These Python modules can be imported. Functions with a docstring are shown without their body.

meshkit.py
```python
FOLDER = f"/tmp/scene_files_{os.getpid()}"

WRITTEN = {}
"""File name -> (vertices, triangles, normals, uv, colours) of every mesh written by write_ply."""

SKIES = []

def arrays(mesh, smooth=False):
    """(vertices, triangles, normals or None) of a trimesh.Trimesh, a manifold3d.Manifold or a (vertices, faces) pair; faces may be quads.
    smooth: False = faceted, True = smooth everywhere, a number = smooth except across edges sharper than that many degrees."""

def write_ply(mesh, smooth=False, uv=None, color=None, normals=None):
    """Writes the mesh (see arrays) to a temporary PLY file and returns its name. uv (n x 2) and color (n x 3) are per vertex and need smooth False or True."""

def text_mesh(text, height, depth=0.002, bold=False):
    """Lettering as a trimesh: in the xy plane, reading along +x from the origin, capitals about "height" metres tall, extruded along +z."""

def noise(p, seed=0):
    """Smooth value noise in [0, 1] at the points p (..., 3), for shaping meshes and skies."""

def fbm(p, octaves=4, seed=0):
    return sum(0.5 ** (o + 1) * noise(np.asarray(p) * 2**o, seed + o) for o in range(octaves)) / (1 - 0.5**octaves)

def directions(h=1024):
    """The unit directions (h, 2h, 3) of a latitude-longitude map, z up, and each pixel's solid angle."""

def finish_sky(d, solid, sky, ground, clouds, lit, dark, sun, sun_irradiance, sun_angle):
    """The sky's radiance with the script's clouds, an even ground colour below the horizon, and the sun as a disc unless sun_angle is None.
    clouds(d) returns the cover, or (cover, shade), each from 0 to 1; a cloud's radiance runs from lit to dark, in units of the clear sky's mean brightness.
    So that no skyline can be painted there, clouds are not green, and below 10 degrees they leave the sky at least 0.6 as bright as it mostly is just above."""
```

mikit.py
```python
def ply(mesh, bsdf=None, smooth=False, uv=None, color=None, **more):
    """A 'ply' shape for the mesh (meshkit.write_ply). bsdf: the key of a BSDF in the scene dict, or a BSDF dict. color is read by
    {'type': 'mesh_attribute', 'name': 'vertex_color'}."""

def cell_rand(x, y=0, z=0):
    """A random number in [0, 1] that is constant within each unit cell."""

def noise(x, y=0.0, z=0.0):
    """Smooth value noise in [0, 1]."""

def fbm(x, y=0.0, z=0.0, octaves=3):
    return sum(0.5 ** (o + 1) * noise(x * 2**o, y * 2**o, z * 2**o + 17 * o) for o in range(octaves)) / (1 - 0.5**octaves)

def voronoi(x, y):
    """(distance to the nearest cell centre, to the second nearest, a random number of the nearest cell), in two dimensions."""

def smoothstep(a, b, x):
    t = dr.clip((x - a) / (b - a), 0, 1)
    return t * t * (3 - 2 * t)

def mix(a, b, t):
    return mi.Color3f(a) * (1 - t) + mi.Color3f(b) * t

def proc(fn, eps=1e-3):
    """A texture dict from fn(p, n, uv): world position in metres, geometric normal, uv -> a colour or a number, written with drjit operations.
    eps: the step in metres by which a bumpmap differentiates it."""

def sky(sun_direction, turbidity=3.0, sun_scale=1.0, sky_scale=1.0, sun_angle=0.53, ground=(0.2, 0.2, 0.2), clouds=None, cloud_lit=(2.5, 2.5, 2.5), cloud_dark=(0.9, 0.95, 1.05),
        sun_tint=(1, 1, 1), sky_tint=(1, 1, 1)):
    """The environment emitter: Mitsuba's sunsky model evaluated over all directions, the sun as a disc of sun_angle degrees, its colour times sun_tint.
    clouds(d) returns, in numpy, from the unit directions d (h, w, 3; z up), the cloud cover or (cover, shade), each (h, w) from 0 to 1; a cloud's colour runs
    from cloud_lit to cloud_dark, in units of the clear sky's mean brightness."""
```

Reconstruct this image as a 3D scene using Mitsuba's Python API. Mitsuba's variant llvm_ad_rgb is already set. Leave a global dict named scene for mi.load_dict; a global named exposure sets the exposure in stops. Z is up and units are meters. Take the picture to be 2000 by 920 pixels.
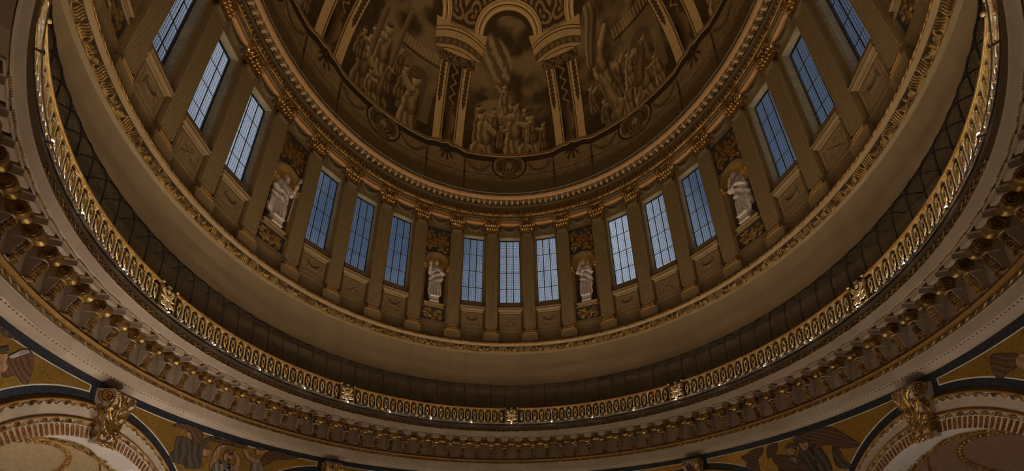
import math, numpy as np, trimesh, mitsuba as mi, mikit, drjit as dr
import manifold3d as m3
from shapely.geometry import Polygon, box as sbox, LineString
from shapely.ops import unary_union
from mikit import proc, noise, fbm, voronoi, cell_rand, smoothstep, mix

T4 = mi.ScalarTransform4f
scene, labels = {}, {}
H = 1.7                                   # the camera stands 1.7 m above the nave floor; heights below are given from the lens

# ---------------------------------------------------------------- camera, sky, lamps, exposure
exposure = -0.2
EYE = np.array([-0.3188, -21.0822, H])
FWD = np.array([0.0007158, 0.96876824, 0.24796692])
UP = np.array([0.00801731, -0.24796458, 0.96873592])
scene['camera'] = {'type': 'perspective', 'fov_axis': 'x', 'fov': 2 * math.degrees(math.atan(1000 / 948.64)),
                   'principal_point_offset_x': 7.23 / 2000, 'principal_point_offset_y': -447.28 / 920,
                   'near_clip': 0.1, 'far_clip': 400.0,
                   'to_world': T4().look_at(origin=EYE.tolist(), target=(EYE + FWD).tolist(), up=UP.tolist())}

def cloudiness(d):                        # broken evening cloud: a bright bank low in the east-north-east, another further round, blue between
    from meshkit import fbm as nf
    az = np.degrees(np.arctan2(d[..., 0], d[..., 1]))
    c = nf(np.stack([d[..., 0] * 3.2, d[..., 1] * 3.2, d[..., 2] * 4.0], -1) + 7.3, 4, 3)
    bank = np.exp(-((az - 15) / 9.0) ** 2) + 0.9 * np.exp(-((az + 36) / 9.0) ** 2) + 0.35 * np.exp(-((az - 1) / 7.0) ** 2)
    return np.clip(bank * 0.75 + (c - 0.5) * 1.2, 0, 1), np.clip((c - 0.5) * 2, 0, 1)
SKY_SCALE = 4.6
scene['sky'] = mikit.sky((0.75, -0.45, 0.5), turbidity=4.0, sun_scale=0.0, sky_scale=SKY_SCALE, ground=(0.12, 0.12, 0.12),
                         clouds=cloudiness, cloud_lit=(2.6, 3.0, 3.6), cloud_dark=(1.2, 1.4, 1.7), sky_tint=(0.56, 0.48, 0.45))
scene['sky']['sampling_weight'] = 6.0
WARM = np.array([1.0, 0.775, 0.505])
RAIL_STRIP = 520.0
LEFT_WASH = 200.0                         # two stronger uplighters near the great arch on the left
RIGHT_WASH = 60.0
#                        # strip lamp in the trough along the foot of the gallery railing
FLOOR_WASH = 29.0                        # uplighters that stand on the floor under the dome
VAULT_LAMP = 40.0                         # lamps on the ledges of the vaults behind the arches
for i in range(24):
    p_ = np.array([[9.0, 10.2, 11.2][i % 3] * math.sin(math.radians(15 * i + 7.5)), [9.0, 10.2, 11.2][i % 3] * math.cos(math.radians(15 * i + 7.5)), 0.5])
    q_ = p_ * np.array([1.0, 1.0, 0.0]) * (1 + 5.0 / np.hypot(p_[0], p_[1])) + np.array([0, 0, 13.0])
    scene[f'floor_beam_{i:03d}'] = {'type': 'spot', 'to_world': T4().look_at(origin=p_.tolist(), target=q_.tolist(), up=[0.31, 0.95, 0.05]), 'cutoff_angle': 48.0, 'beam_width': 30.0,
                                    'intensity': {'type': 'rgb', 'value': (WARM * FLOOR_WASH * (1.25 if p_[0] < -4 else 1.0)).tolist()}}

for i, (x_, y_, tx, ty, tz, I_) in enumerate(((-11.5, -4.5, -18.5, -1.0, 9.5, LEFT_WASH), (-10.5, 3.0, -18.5, 1.0, 9.0, 0.6 * LEFT_WASH), (11.5, -4.5, 18.5, -1.0, 9.5, RIGHT_WASH))):
    scene[f'arch_beam_{i:03d}'] = {'type': 'spot', 'to_world': T4().look_at(origin=[x_, y_, 0.5], target=[tx, ty, tz], up=[0.31, 0.95, 0.05]), 'cutoff_angle': 46.0, 'beam_width': 16.0, 'intensity': {'type': 'rgb', 'value': (np.array([1.0, 0.84, 0.66]) * I_).tolist()}}

# ---------------------------------------------------------------- materials
def P(base, rough=0.5, metal=0.0, spec=0.5, **kw):
    b = {'type': 'rgb', 'value': list(base)} if not isinstance(base, dict) else base
    return {'type': 'twosided', 'bsdf': {'type': 'principled', 'base_color': b, 'roughness': rough, 'metallic': metal, 'specular': spec, **kw}}
def D(base):
    b = {'type': 'rgb', 'value': list(base)} if not isinstance(base, dict) else base
    return {'type': 'twosided', 'bsdf': {'type': 'diffuse', 'reflectance': b}}

def f_gold(p, n, uv):                     # leaf gold, rubbed brown here and there
    w = smoothstep(0.42, 0.75, fbm(p.x * 5.1, p.y * 5.1, p.z * 5.1, 3))
    return mix((0.80, 0.54, 0.20), (0.30, 0.18, 0.06), w)
def f_goldold(p, n, uv):
    w = smoothstep(0.35, 0.7, fbm(p.x * 4.3 + 9, p.y * 4.3, p.z * 4.3, 3))
    return mix((0.50, 0.32, 0.115), (0.17, 0.10, 0.036), w)
def f_wall(p, n, uv):
    w = fbm(p.x * 0.7, p.y * 0.7, p.z * 1.6, 4)
    return mix((0.135, 0.088, 0.038), (0.205, 0.138, 0.064), w)
def f_plaster(p, n, uv):                  # smoke-stained plaster of the gallery wall, faint upright streaks
    th = dr.atan2(p.x, p.y) * 17.0
    s = fbm(th * 1.6, p.z * 0.12, 3.1, 4)
    b = fbm(th * 0.35, p.z * 0.5, 8.0, 3)
    return mix((0.235, 0.172, 0.105), (0.345, 0.262, 0.168), 0.55 * s + 0.45 * b)
def f_stone(p, n, uv):                    # pale painted stone of the entablature and the arches
    th = dr.atan2(p.x, p.y) * 18.0
    b = fbm(th * 0.5, p.z * 0.9, 1.0, 4)
    k = cell_rand(dr.floor(th / 1.15), 3.0, 5.0)
    return mix((0.40, 0.325, 0.265), (0.54, 0.455, 0.385), 0.65 * b + 0.35 * k)
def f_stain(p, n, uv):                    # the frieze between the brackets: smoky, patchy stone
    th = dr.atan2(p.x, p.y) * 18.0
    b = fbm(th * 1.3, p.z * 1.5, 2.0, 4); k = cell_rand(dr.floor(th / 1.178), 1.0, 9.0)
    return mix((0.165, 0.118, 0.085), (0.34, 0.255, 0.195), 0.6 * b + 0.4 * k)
def f_marble(p, n, uv):
    b = fbm(p.x * 3.0, p.y * 3.0, p.z * 3.0, 4)
    return mix((0.36, 0.305, 0.28), (0.52, 0.45, 0.42), b)
def f_greystone(p, n, uv):
    b = fbm(p.x * 2.0, p.y * 2.0, p.z * 2.0, 4)
    return mix((0.27, 0.245, 0.185), (0.42, 0.39, 0.31), b)
def f_tessgold(p, n, uv):                 # gold glass tesserae about 2 cm wide, each tilted a little differently
    th = dr.atan2(p.x, p.y) * 18.5
    a, z = th / 0.035, p.z / 0.035
    k = cell_rand(dr.floor(a), dr.floor(z), 2.0)
    b = fbm(th * 1.4, p.z * 1.4, 4.0, 3)
    return mix((0.74, 0.46, 0.11), (0.28, 0.155, 0.033), 0.6 * k + 0.4 * b)
def f_tessblue(p, n, uv):
    th = dr.atan2(p.x, p.y) * 18.5
    k = cell_rand(dr.floor(th / 0.04), dr.floor(p.z / 0.04), 7.0)
    return mix((0.010, 0.014, 0.020), (0.028, 0.034, 0.046), k)
def f_vaultgold(p, n, uv):
    k = cell_rand(dr.floor(p.x / 0.05), dr.floor(p.y / 0.05), dr.floor(p.z / 0.05))
    return mix((0.66, 0.52, 0.33), (0.46, 0.34, 0.20), k)
def f_vaultred(p, n, uv):
    k = cell_rand(dr.floor(p.x / 0.05), dr.floor(p.y / 0.05), dr.floor(p.z / 0.05))
    return mix((0.33, 0.19, 0.125), (0.21, 0.12, 0.08), k)

scene.update({
    'gold': P(proc(f_gold), 0.30, 1.0), 'gold_old': P(proc(f_goldold), 0.38, 0.85), 'gold_bright': P((0.95, 0.68, 0.26), 0.30, 0.7),
    'gold_paint': P((0.38, 0.21, 0.06), 0.45, 0.5), 'gold_niche': P((0.60, 0.39, 0.12), 0.36, 0.6), 'gold_rail': P((1.0, 0.76, 0.36), 0.30, 0.40), 'brown_wall': P(proc(f_wall), 0.55, 0.0, 0.4), 'brown_dark': P((0.085, 0.058, 0.03), 0.6, 0.0, 0.3),
    'shaft_paint': P((0.235, 0.165, 0.082), 0.45, 0.15, 0.5), 'orange_paint': P((0.42, 0.22, 0.085), 0.5, 0.0, 0.4),
    'plaster': D(proc(f_plaster)), 'stone': D(proc(f_stone)), 'marble': P(proc(f_marble), 0.5, 0.0, 0.4), 'grey_stone': D(proc(f_greystone)),
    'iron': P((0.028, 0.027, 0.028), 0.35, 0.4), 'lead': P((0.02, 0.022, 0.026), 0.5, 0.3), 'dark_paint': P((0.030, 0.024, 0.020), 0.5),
    'tess_gold': P(proc(f_tessgold), 0.34, 0.75), 'tess_blue': P(proc(f_tessblue), 0.4, 0.0, 0.5),
    'vault_gold': P(proc(f_vaultgold), 0.45, 0.5), 'vault_red': P(proc(f_vaultred), 0.5, 0.2),
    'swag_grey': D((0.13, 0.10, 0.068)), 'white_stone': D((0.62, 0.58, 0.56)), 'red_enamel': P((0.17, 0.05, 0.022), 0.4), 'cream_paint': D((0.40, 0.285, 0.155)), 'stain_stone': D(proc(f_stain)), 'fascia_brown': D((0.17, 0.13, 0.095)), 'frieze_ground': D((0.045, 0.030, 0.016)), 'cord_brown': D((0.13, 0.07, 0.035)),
    'glass': {'type': 'thindielectric', 'int_ior': 1.3},
    'net_cord': D((0.012, 0.010, 0.008)), 'floor_stone': D((0.16, 0.14, 0.12)), 'far_stone': D((0.30, 0.31, 0.33)),
})

# ---------------------------------------------------------------- helpers
def polar(R, th, z):
    th = np.radians(th)
    return np.stack([R * np.sin(th), R * np.cos(th), np.broadcast_to(np.asarray(z, float) + H, np.shape(R * np.sin(th)))], -1)

def frame(th, R, z, lean=0.0, spin=0.0):
    """4x4 matrix: local x runs to the right for somebody in the middle of the dome, y into the wall, z up (leaning inwards by lean degrees)."""
    t, a = math.radians(th), math.radians(lean)
    x = np.array([math.cos(t), -math.sin(t), 0.0]); y0 = np.array([math.sin(t), math.cos(t), 0.0]); k = np.array([0, 0, 1.0])
    M = np.eye(4)
    M[:3, 0], M[:3, 1], M[:3, 2] = x, math.cos(a) * y0 + math.sin(a) * k, -math.sin(a) * y0 + math.cos(a) * k
    M[:3, 3] = R * y0 + (z + H) * k
    return M
def X(M): return T4(M.tolist())

def M_(v, f): return trimesh.Trimesh(np.asarray(v, float), np.asarray(f, int), process=False)
def cat(ms): return trimesh.util.concatenate([m for m in ms if m is not None])

def grid_faces(nu, nv, closed_u=False):
    i, j = np.meshgrid(np.arange(nu if closed_u else nu - 1), np.arange(nv - 1), indexing='ij')
    a = i * nv + j; b = ((i + 1) % nu) * nv + j
    q = np.stack([a, b, b + 1, a + 1], -1).reshape(-1, 4)
    return np.vstack([q[:, [0, 1, 2]], q[:, [0, 2, 3]]])

def lathe(profile, th0=-180.0, th1=180.0, n=240):
    """A ring: profile of (R, z) swept round the axis of the dome."""
    pr = np.asarray(profile, float); th = np.linspace(th0, th1, n + 1)
    v = polar(pr[None, :, 0] * np.ones((n + 1, 1)), th[:, None] * np.ones((1, len(pr))), pr[None, :, 1]).reshape(-1, 3)
    return M_(v, grid_faces(n + 1, len(pr)))

def tube(path, r, n=8, closed=False, flat=1.0, up=None, cap=True):
    """A round bar along a path, radius r (one number or one per point)."""
    p = np.asarray(path, float); m = len(p); r = np.broadcast_to(np.asarray(r, float), (m,))
    t = np.roll(p, -1, 0) - np.roll(p, 1, 0) if closed else np.gradient(p, axis=0)
    t /= np.linalg.norm(t, axis=1)[:, None] + 1e-12
    u0 = np.array([0, 1.0, 0]) if up is None else np.asarray(up, float)
    u = u0 - t * (t @ u0)[:, None]; bad = np.linalg.norm(u, axis=1) < 1e-3
    if bad.any():
        alt = np.array([1.0, 0.2, 0]); u[bad] = (alt - t * (t @ alt)[:, None])[bad]
    u /= np.linalg.norm(u, axis=1)[:, None]; w = np.cross(t, u)
    a = np.linspace(0, 2 * np.pi, n, endpoint=False)
    v = p[:, None] + r[:, None, None] * (flat * np.cos(a)[None, :, None] * u[:, None] + np.sin(a)[None, :, None] * w[:, None])
    i, j = np.meshgrid(np.arange(m if closed else m - 1), np.arange(n), indexing='ij')
    A = i * n + j; B = ((i + 1) % m) * n + j; C = ((i + 1) % m) * n + (j + 1) % n; E = i * n + (j + 1) % n
    f = np.vstack([np.stack([A, E, C], -1).reshape(-1, 3), np.stack([A, C, B], -1).reshape(-1, 3)])
    v = v.reshape(-1, 3)
    if cap and not closed:
        k = len(v); v = np.vstack([v, p[0], p[-1]]); jj = np.arange(n); L = (m - 1) * n
        f = np.vstack([f, np.stack([jj * 0 + k, (jj + 1) % n, jj], -1), np.stack([jj * 0 + k + 1, L + jj, L + (jj + 1) % n], -1)])
    return M_(v, f)

def ball(c, r, s=(1, 1, 1), sub=1):
    m = trimesh.creation.icosphere(subdivisions=sub, radius=1.0); m.vertices = m.vertices * (np.asarray(s) * r) + np.asarray(c); return m

def boxm(x0, x1, y0, y1, z0, z1):
    m = trimesh.creation.box((x1 - x0, y1 - y0, z1 - z0)); m.vertices += ((x0 + x1) / 2, (y0 + y1) / 2, (z0 + z1) / 2); return m

def stack(profile, hw, yb, hw_top=None):
    """Mouldings round three sides of a block: profile of (out, z) with half width hw, back at y = yb and front at y = -out."""
    pr = np.asarray(profile, float); n = len(pr); v = []
    z0, z1 = pr[0, 1], pr[-1, 1]
    for o, z in pr:
        w = hw if hw_top is None else hw + (hw_top - hw) * (z - z0) / (z1 - z0)
        v += [(-w - o, yb, z), (-w - o, -o, z), (w + o, -o, z), (w + o, yb, z)]
    f = []
    for i in range(n - 1):
        for j in range(3):
            a, b = i * 4 + j, i * 4 + j + 1; f += [(a, b, b + 4), (a, b + 4, a + 4)]
    L = (n - 1) * 4
    f += [(0, 2, 1), (0, 3, 2), (L, L + 1, L + 2), (L, L + 2, L + 3)]
    return M_(v, f)

def plate(poly, y0, y1):
    """A shapely polygon in (x, z) made into a slab from y0 (front) to y1."""
    ms = []
    for g in (poly.geoms if hasattr(poly, 'geoms') else [poly]):
        if g.is_empty or g.area < 1e-6: continue
        m = trimesh.creation.extrude_polygon(g, y1 - y0, engine='earcut')
        v = m.vertices.copy(); m.vertices = np.stack([v[:, 0], y0 + v[:, 2], v[:, 1]], -1); m.invert(); ms.append(m)
    return cat(ms)

def hull(pts): return M_(*(lambda h: (h.vertices, h.faces))(trimesh.convex.convex_hull(np.asarray(pts, float))))

def relief(strokes, x0, x1, z0, z1, nx, nz, y=0.0, gain=1.0, cut=0.006, rough=0.0, seed=1):
    """Carved ornament: each stroke is (points (n, 2), radii); the raised surface stands out towards -y where some stroke covers it."""
    xs, zs = np.linspace(x0, x1, nx), np.linspace(z0, z1, nz)
    gx, gz = np.meshgrid(xs, zs, indexing='ij'); h = np.zeros_like(gx)
    for pts, rad in strokes:
        pts = np.asarray(pts, float); rad = np.broadcast_to(np.asarray(rad, float), (len(pts),))
        if len(pts) == 1: pts, rad = np.vstack([pts, pts + 1e-6]), np.repeat(rad, 2)
        for a, b, ra, rb in zip(pts[:-1], pts[1:], rad[:-1], rad[1:]):
            R = max(ra, rb)
            s = (gx > min(a[0], b[0]) - R) & (gx < max(a[0], b[0]) + R) & (gz > min(a[1], b[1]) - R) & (gz < max(a[1], b[1]) + R)
            if not s.any(): continue
            d = b - a; L = d @ d + 1e-12
            t = np.clip(((gx[s] - a[0]) * d[0] + (gz[s] - a[1]) * d[1]) / L, 0, 1)
            q = np.hypot(gx[s] - a[0] - t * d[0], gz[s] - a[1] - t * d[1]); r = ra + (rb - ra) * t
            h[s] = np.maximum(h[s], np.sqrt(np.maximum(r * r - q * q, 0)))
    v = np.stack([gx, y - gain * h, gz], -1).reshape(-1, 3)
    f = grid_faces(nx, nz); keep = (h.reshape(-1)[f] > cut).any(1); f = f[keep]
    used = np.unique(f); idx = -np.ones(len(v), int); idx[used] = np.arange(len(used))
    return M_(v[used], idx[f])

def spiral(c, r0, turns, a0, sgn=1, w0=0.05, w1=0.02, n=26, r1=0.12):
    t = np.linspace(0, 1, n); a = a0 + sgn * 2 * np.pi * turns * t; r = r0 * (1 - t) + r0 * r1 * t
    return np.stack([c[0] + r * np.cos(a), c[1] + r * np.sin(a)], -1), w0 + (w1 - w0) * t
def arc(p0, p1, bend, w0, w1, n=9):
    p0, p1 = np.asarray(p0, float), np.asarray(p1, float); t = np.linspace(0, 1, n)[:, None]; d = p1 - p0
    return p0 + d * t + np.array([-d[1], d[0]]) * bend * 4 * t * (1 - t), w0 + (w1 - w0) * t[:, 0]
def spray(c, ang, L, w, k=5, fan=1.2):
    """an acanthus leaf: lobes fanning out from one stem"""
    c = np.asarray(c, float); out = [arc(c, c + L * np.array([math.cos(ang), math.sin(ang)]), 0.08, w, w * 0.35)]
    for i in range(1, k):
        for s in (-1, 1):
            b = c + L * 0.75 * i / k * np.array([math.cos(ang), math.sin(ang)]); g = ang + s * fan * (0.45 + 0.25 * i / k)
            out.append(arc(b, b + L * (0.5 - 0.06 * i) * np.array([math.cos(g), math.sin(g)]), -s * 0.18, w * 0.75, w * 0.28, 6))
    return out
def flower(c, r, k=6, w=None):
    c = np.asarray(c, float); w = w or r * 0.36
    return [(c[None], r * 0.4)] + [(c + r * 0.62 * np.array([[math.cos(a), math.sin(a)]]), w) for a in np.arange(k) * 2 * np.pi / k]

COUNT = {}
def key(name):
    k = COUNT.get(name, 0); COUNT[name] = k + 1
    return name if k == 0 else f'{name}_{k:03d}'
def add(name, mesh, bsdf, smooth=False, M=None, **kw):
    k = key(name); d = mikit.ply(mesh, bsdf, smooth, **kw)
    if M is not None: d['to_world'] = X(M)
    scene[k] = d; return k
def group(name, parts):
    """A shape group: {part: (mesh, bsdf, smooth)}; instances of it are things with those parts."""
    scene[name] = {'type': 'shapegroup', **{k: mikit.ply(m, b, s) for k, (m, b, s) in parts.items()}}
def put(name, grp, M):
    k = key(name); scene[k] = {'type': 'instance', 'shapegroup': {'type': 'ref', 'id': grp}, 'to_world': X(M)}; return k
def tag(k, label, cat_=None, grp=None, kind=None):
    labels[k] = {'label': label, **({'category': cat_} if cat_ else {}), **({'group': grp} if grp else {}), **({'kind': kind} if kind else {})}
NUM = ['', 'first', 'second', 'third', 'fourth', 'fifth', 'sixth', 'seventh', 'eighth', 'ninth', 'tenth', 'eleventh', 'twelfth', 'thirteenth', 'fourteenth', 'fifteenth', 'sixteenth', 'seventeenth', 'eighteenth', 'nineteenth', 'twentieth']
def side(i): return 'left' if i < 0 else 'right'
# ---------------------------------------------------------------- large structure: floor, rings, drum, dome
DR0, DZ0, LEAN = 17.425, 20.954, 10.555   # foot of the drum's pilasters and the lean of its wall
def drum(b): return frame(11.25 * b, DR0, DZ0, LEAN)
def drum_pt(y, l):                         # (R, z) of a point of the drum's section: y into the wall, l up the slope
    a = math.radians(LEAN); return DR0 + y * math.cos(a) - l * math.sin(a), DZ0 + y * math.sin(a) + l * math.cos(a)

k = add('floor', boxm(-45, 45, -45, 45, -0.1, 0.0), 'floor_stone')
tag(k, 'dark stone floor under the dome', kind='structure')

# the painted inner dome
DC, DRX, DH = 33.95, 14.62, 1.1
ph = np.radians(np.linspace(-1.2, 90, 90)); 
k = add('ceiling', lathe(np.stack([DRX * np.cos(ph), DC + DRX * DH * np.sin(ph)], -1), n=240), 'mural', True)
tag(k, 'painted inner dome with sepia figures between painted pilasters', kind='structure')

# cornice at the springing of the dome
k = 'trim_1'
add('trim_1', lathe([(14.70, 34.05), (14.60, 33.96), (14.60, 33.88), (14.67, 33.83), (14.67, 33.70), (14.70, 33.66)], n=300), 'grey_stone', True)
tag('trim_1', 'gilt and painted cornice ring at the foot of the painted dome', kind='structure')
add('trim_1__orange_moulding', lathe([(14.70, 33.66), (14.73, 33.60), (14.80, 33.54), (14.93, 33.50)], n=300), 'orange_paint', True)
add('trim_1__soffit', lathe([(14.93, 33.50), (15.42, 33.45), (15.42, 33.30)], n=300), 'brown_dark')
add('trim_1__recess', lathe([(15.42, 33.30), (15.62, 33.22), (15.62, 32.55), (15.50, 32.52)], n=300), 'brown_wall')
add('trim_1__gilt_leaf_moulding', lathe([(15.50, 32.52), (15.34, 32.46), (15.36, 32.28), (15.46, 32.22)], n=300), 'gold_old', True)
add('trim_1__architrave', lathe([(15.46, 32.22), (15.44, 32.02), (15.50, 32.0), (15.52, 31.80), (15.62, 31.78)], n=300), 'brown_wall')
add('trim_1__orange_fascia', lathe([(15.62, 31.78), (15.60, 31.74), (15.61, 31.56), (15.72, 31.53), (15.9, 31.5)], n=300), 'orange_paint')
# strings of beads, leaf tongues: too small to pick apart one by one
def beads(R, z, n, r, s=(1, 1, 1), th0=-118, th1=118):
    m = trimesh.creation.icosphere(subdivisions=0, radius=r); vs, fs = [], []
    N = int(n * (th1 - th0) / 360)
    for i in range(N):
        th = th0 + (th1 - th0) * (i + 0.5) / N; F = frame(th, R, z)
        vs.append((m.vertices * np.asarray(s)) @ F[:3, :3].T + F[:3, 3]); fs.append(m.faces + i * len(m.vertices))
    return M_(np.vstack(vs), np.vstack(fs))
def rope(R, z, n, r, h, th0=-122, th1=122, pts=8):
    """a gilt twisted-leaf band: one wavy tube round the ring"""
    N = int(n * (th1 - th0) / 360 * pts); th = np.linspace(th0, th1, N); ph_ = np.arange(N) * 2 * np.pi / pts
    return tube(polar(R - 0.4 * h * np.abs(np.sin(ph_ / 2)), th, z + h * np.sin(ph_)), r * (1 + 0.35 * np.cos(ph_)), 5, up=(0, 0, 1))
for nm, m in (('bead_row', beads(14.645, 33.74, 620, 0.062)), ('bead_row', beads(15.34, 33.36, 560, 0.06)), ('leaf_row', beads(15.32, 32.38, 380, 0.10, (0.9, 0.6, 1.0))), ('bead_row', beads(15.44, 31.90, 520, 0.05))):
    k = add('trim_1__' + nm, m, 'gold', True); labels[k] = {'kind': 'stuff', 'label': 'row of small gilt beads'}
mod = cat([stack([(0.0, 0.0), (0.0, 0.05), (0.025, 0.07), (0.025, 0.11)], 0.075, 0.36), boxm(-0.075, 0.075, -0.05, 0.0, 0.03, 0.05)])
mod = cat([boxm(-0.085, 0.085, -0.02, 0.34, -0.10, 0.06), boxm(-0.11, 0.11, -0.05, 0.36, 0.03, 0.08)])
ros = relief(flower((0, 0), 0.06, 5), -0.13, 0.13, -0.13, 0.13, 15, 15); ros.vertices = ros.vertices[:, [0, 2, 1]]
tooth = boxm(-0.105, 0.105, -0.16, 0.1, -0.24, 0.0)
group('modillion_set', {'block': (mod, 'cream_paint', False)}); group('rosette_set', {'rosette': (ros, 'gold', True)}); group('dentil_set', {'dentil': (tooth, 'brown_wall', False)})
for i in range(-57, 58):
    th = (i + 0.5) * 1.875
    put('trim_1__modillion', 'modillion_set', frame(th, 15.0, 33.43))
    put('trim_1__dentil', 'dentil_set', frame(th + 0.94, 15.58, 32.86))
    put('trim_1__rosette', 'rosette_set', frame(th + 0.94, 15.14, 33.46))

# frieze ring under the drum
k = add('trim_2', lathe([(17.60, 20.98), (17.36, 20.93), (17.30, 20.80), (17.33, 20.66)], n=300), 'gold_old', True)
tag(k, 'gilt acanthus frieze ring below the pilasters of the drum', kind='structure')
add('trim_2__cove', lathe([(17.33, 20.66), (17.40, 20.60), (17.53, 20.53)], n=300), 'brown_wall', True)
add('trim_2__frieze_ground', lathe([(17.53, 20.53), (17.66, 20.36), (17.88, 20.15)], n=300), 'frieze_ground', True)
add('trim_2__bottom_moulding', lathe([(17.86, 20.165), (17.90, 20.10), (17.96, 20.10), (18.0, 20.03), (18.06, 20.02)], n=300), 'shaft_paint', True)
k = add('trim_2__rope_moulding', rope(17.31, 20.72, 300, 0.035, 0.035), 'gold', True); labels[k] = {'kind': 'stuff', 'label': 'thin gilt rope moulding'}

# whispering-gallery wall and deck
k = add('wall_gallery', lathe([(18.04, 20.04), (18.75, 17.0), (19.62, 13.25)], n=240), 'plaster', True)
tag(k, 'plain taupe plaster wall of the gallery behind the railing', kind='structure')
k = add('trim_3', lathe([(19.7, 13.30), (16.98, 13.30), (16.98, 13.24)], n=240), 'brown_dark', False)
tag(k, 'great stone cornice carrying the gallery on gilt brackets', kind='structure')
add('trim_3__kerb', lathe([(16.98, 13.24), (16.96, 13.22), (16.96, 13.06)], n=240), 'net_cord', False)
add('trim_3__edge_fascia', lathe([(16.96, 13.06), (16.95, 12.86), (16.93, 12.80)], n=240), 'fascia_brown', False)
add('trim_3__leaf_ground', lathe([(16.93, 12.80), (17.02, 12.55)], n=240), 'brown_dark')
add('trim_3__corona', lathe([(17.00, 12.55), (17.03, 12.50), (17.15, 12.16), (17.22, 12.14)], n=240), 'stone', False)
add('trim_3__soffit', lathe([(17.22, 12.14), (17.24, 12.19), (18.22, 12.19)], n=240), 'stain_stone')
add('trim_3__bed_moulding', lathe([(17.98, 12.19), (18.0, 11.80), (18.10, 11.70), (18.22, 11.66)], n=240), 'gold_old')
add('trim_3__frieze_wall', lathe([(18.20, 11.70), (18.22, 10.42)], n=240), 'stain_stone')
add('trim_3__gilt_fillet', lathe([(18.22, 10.46), (18.10, 10.42), (18.10, 10.34), (18.26, 10.30)], n=240), 'gold_paint', True)
add('trim_3__ornament_ground', lathe([(18.26, 10.30), (18.34, 10.26), (18.48, 10.19)], n=240), 'brown_dark', True)
add('trim_3__fascia', lathe([(18.48, 10.19), (18.50, 10.17), (18.53, 9.66), (18.60, 9.62)], n=240), 'stone')
add('trim_3__lower_fascia', lathe([(18.60, 9.62), (18.66, 9.60), (18.80, 9.39), (18.95, 9.37)], n=240), 'stone')
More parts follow.
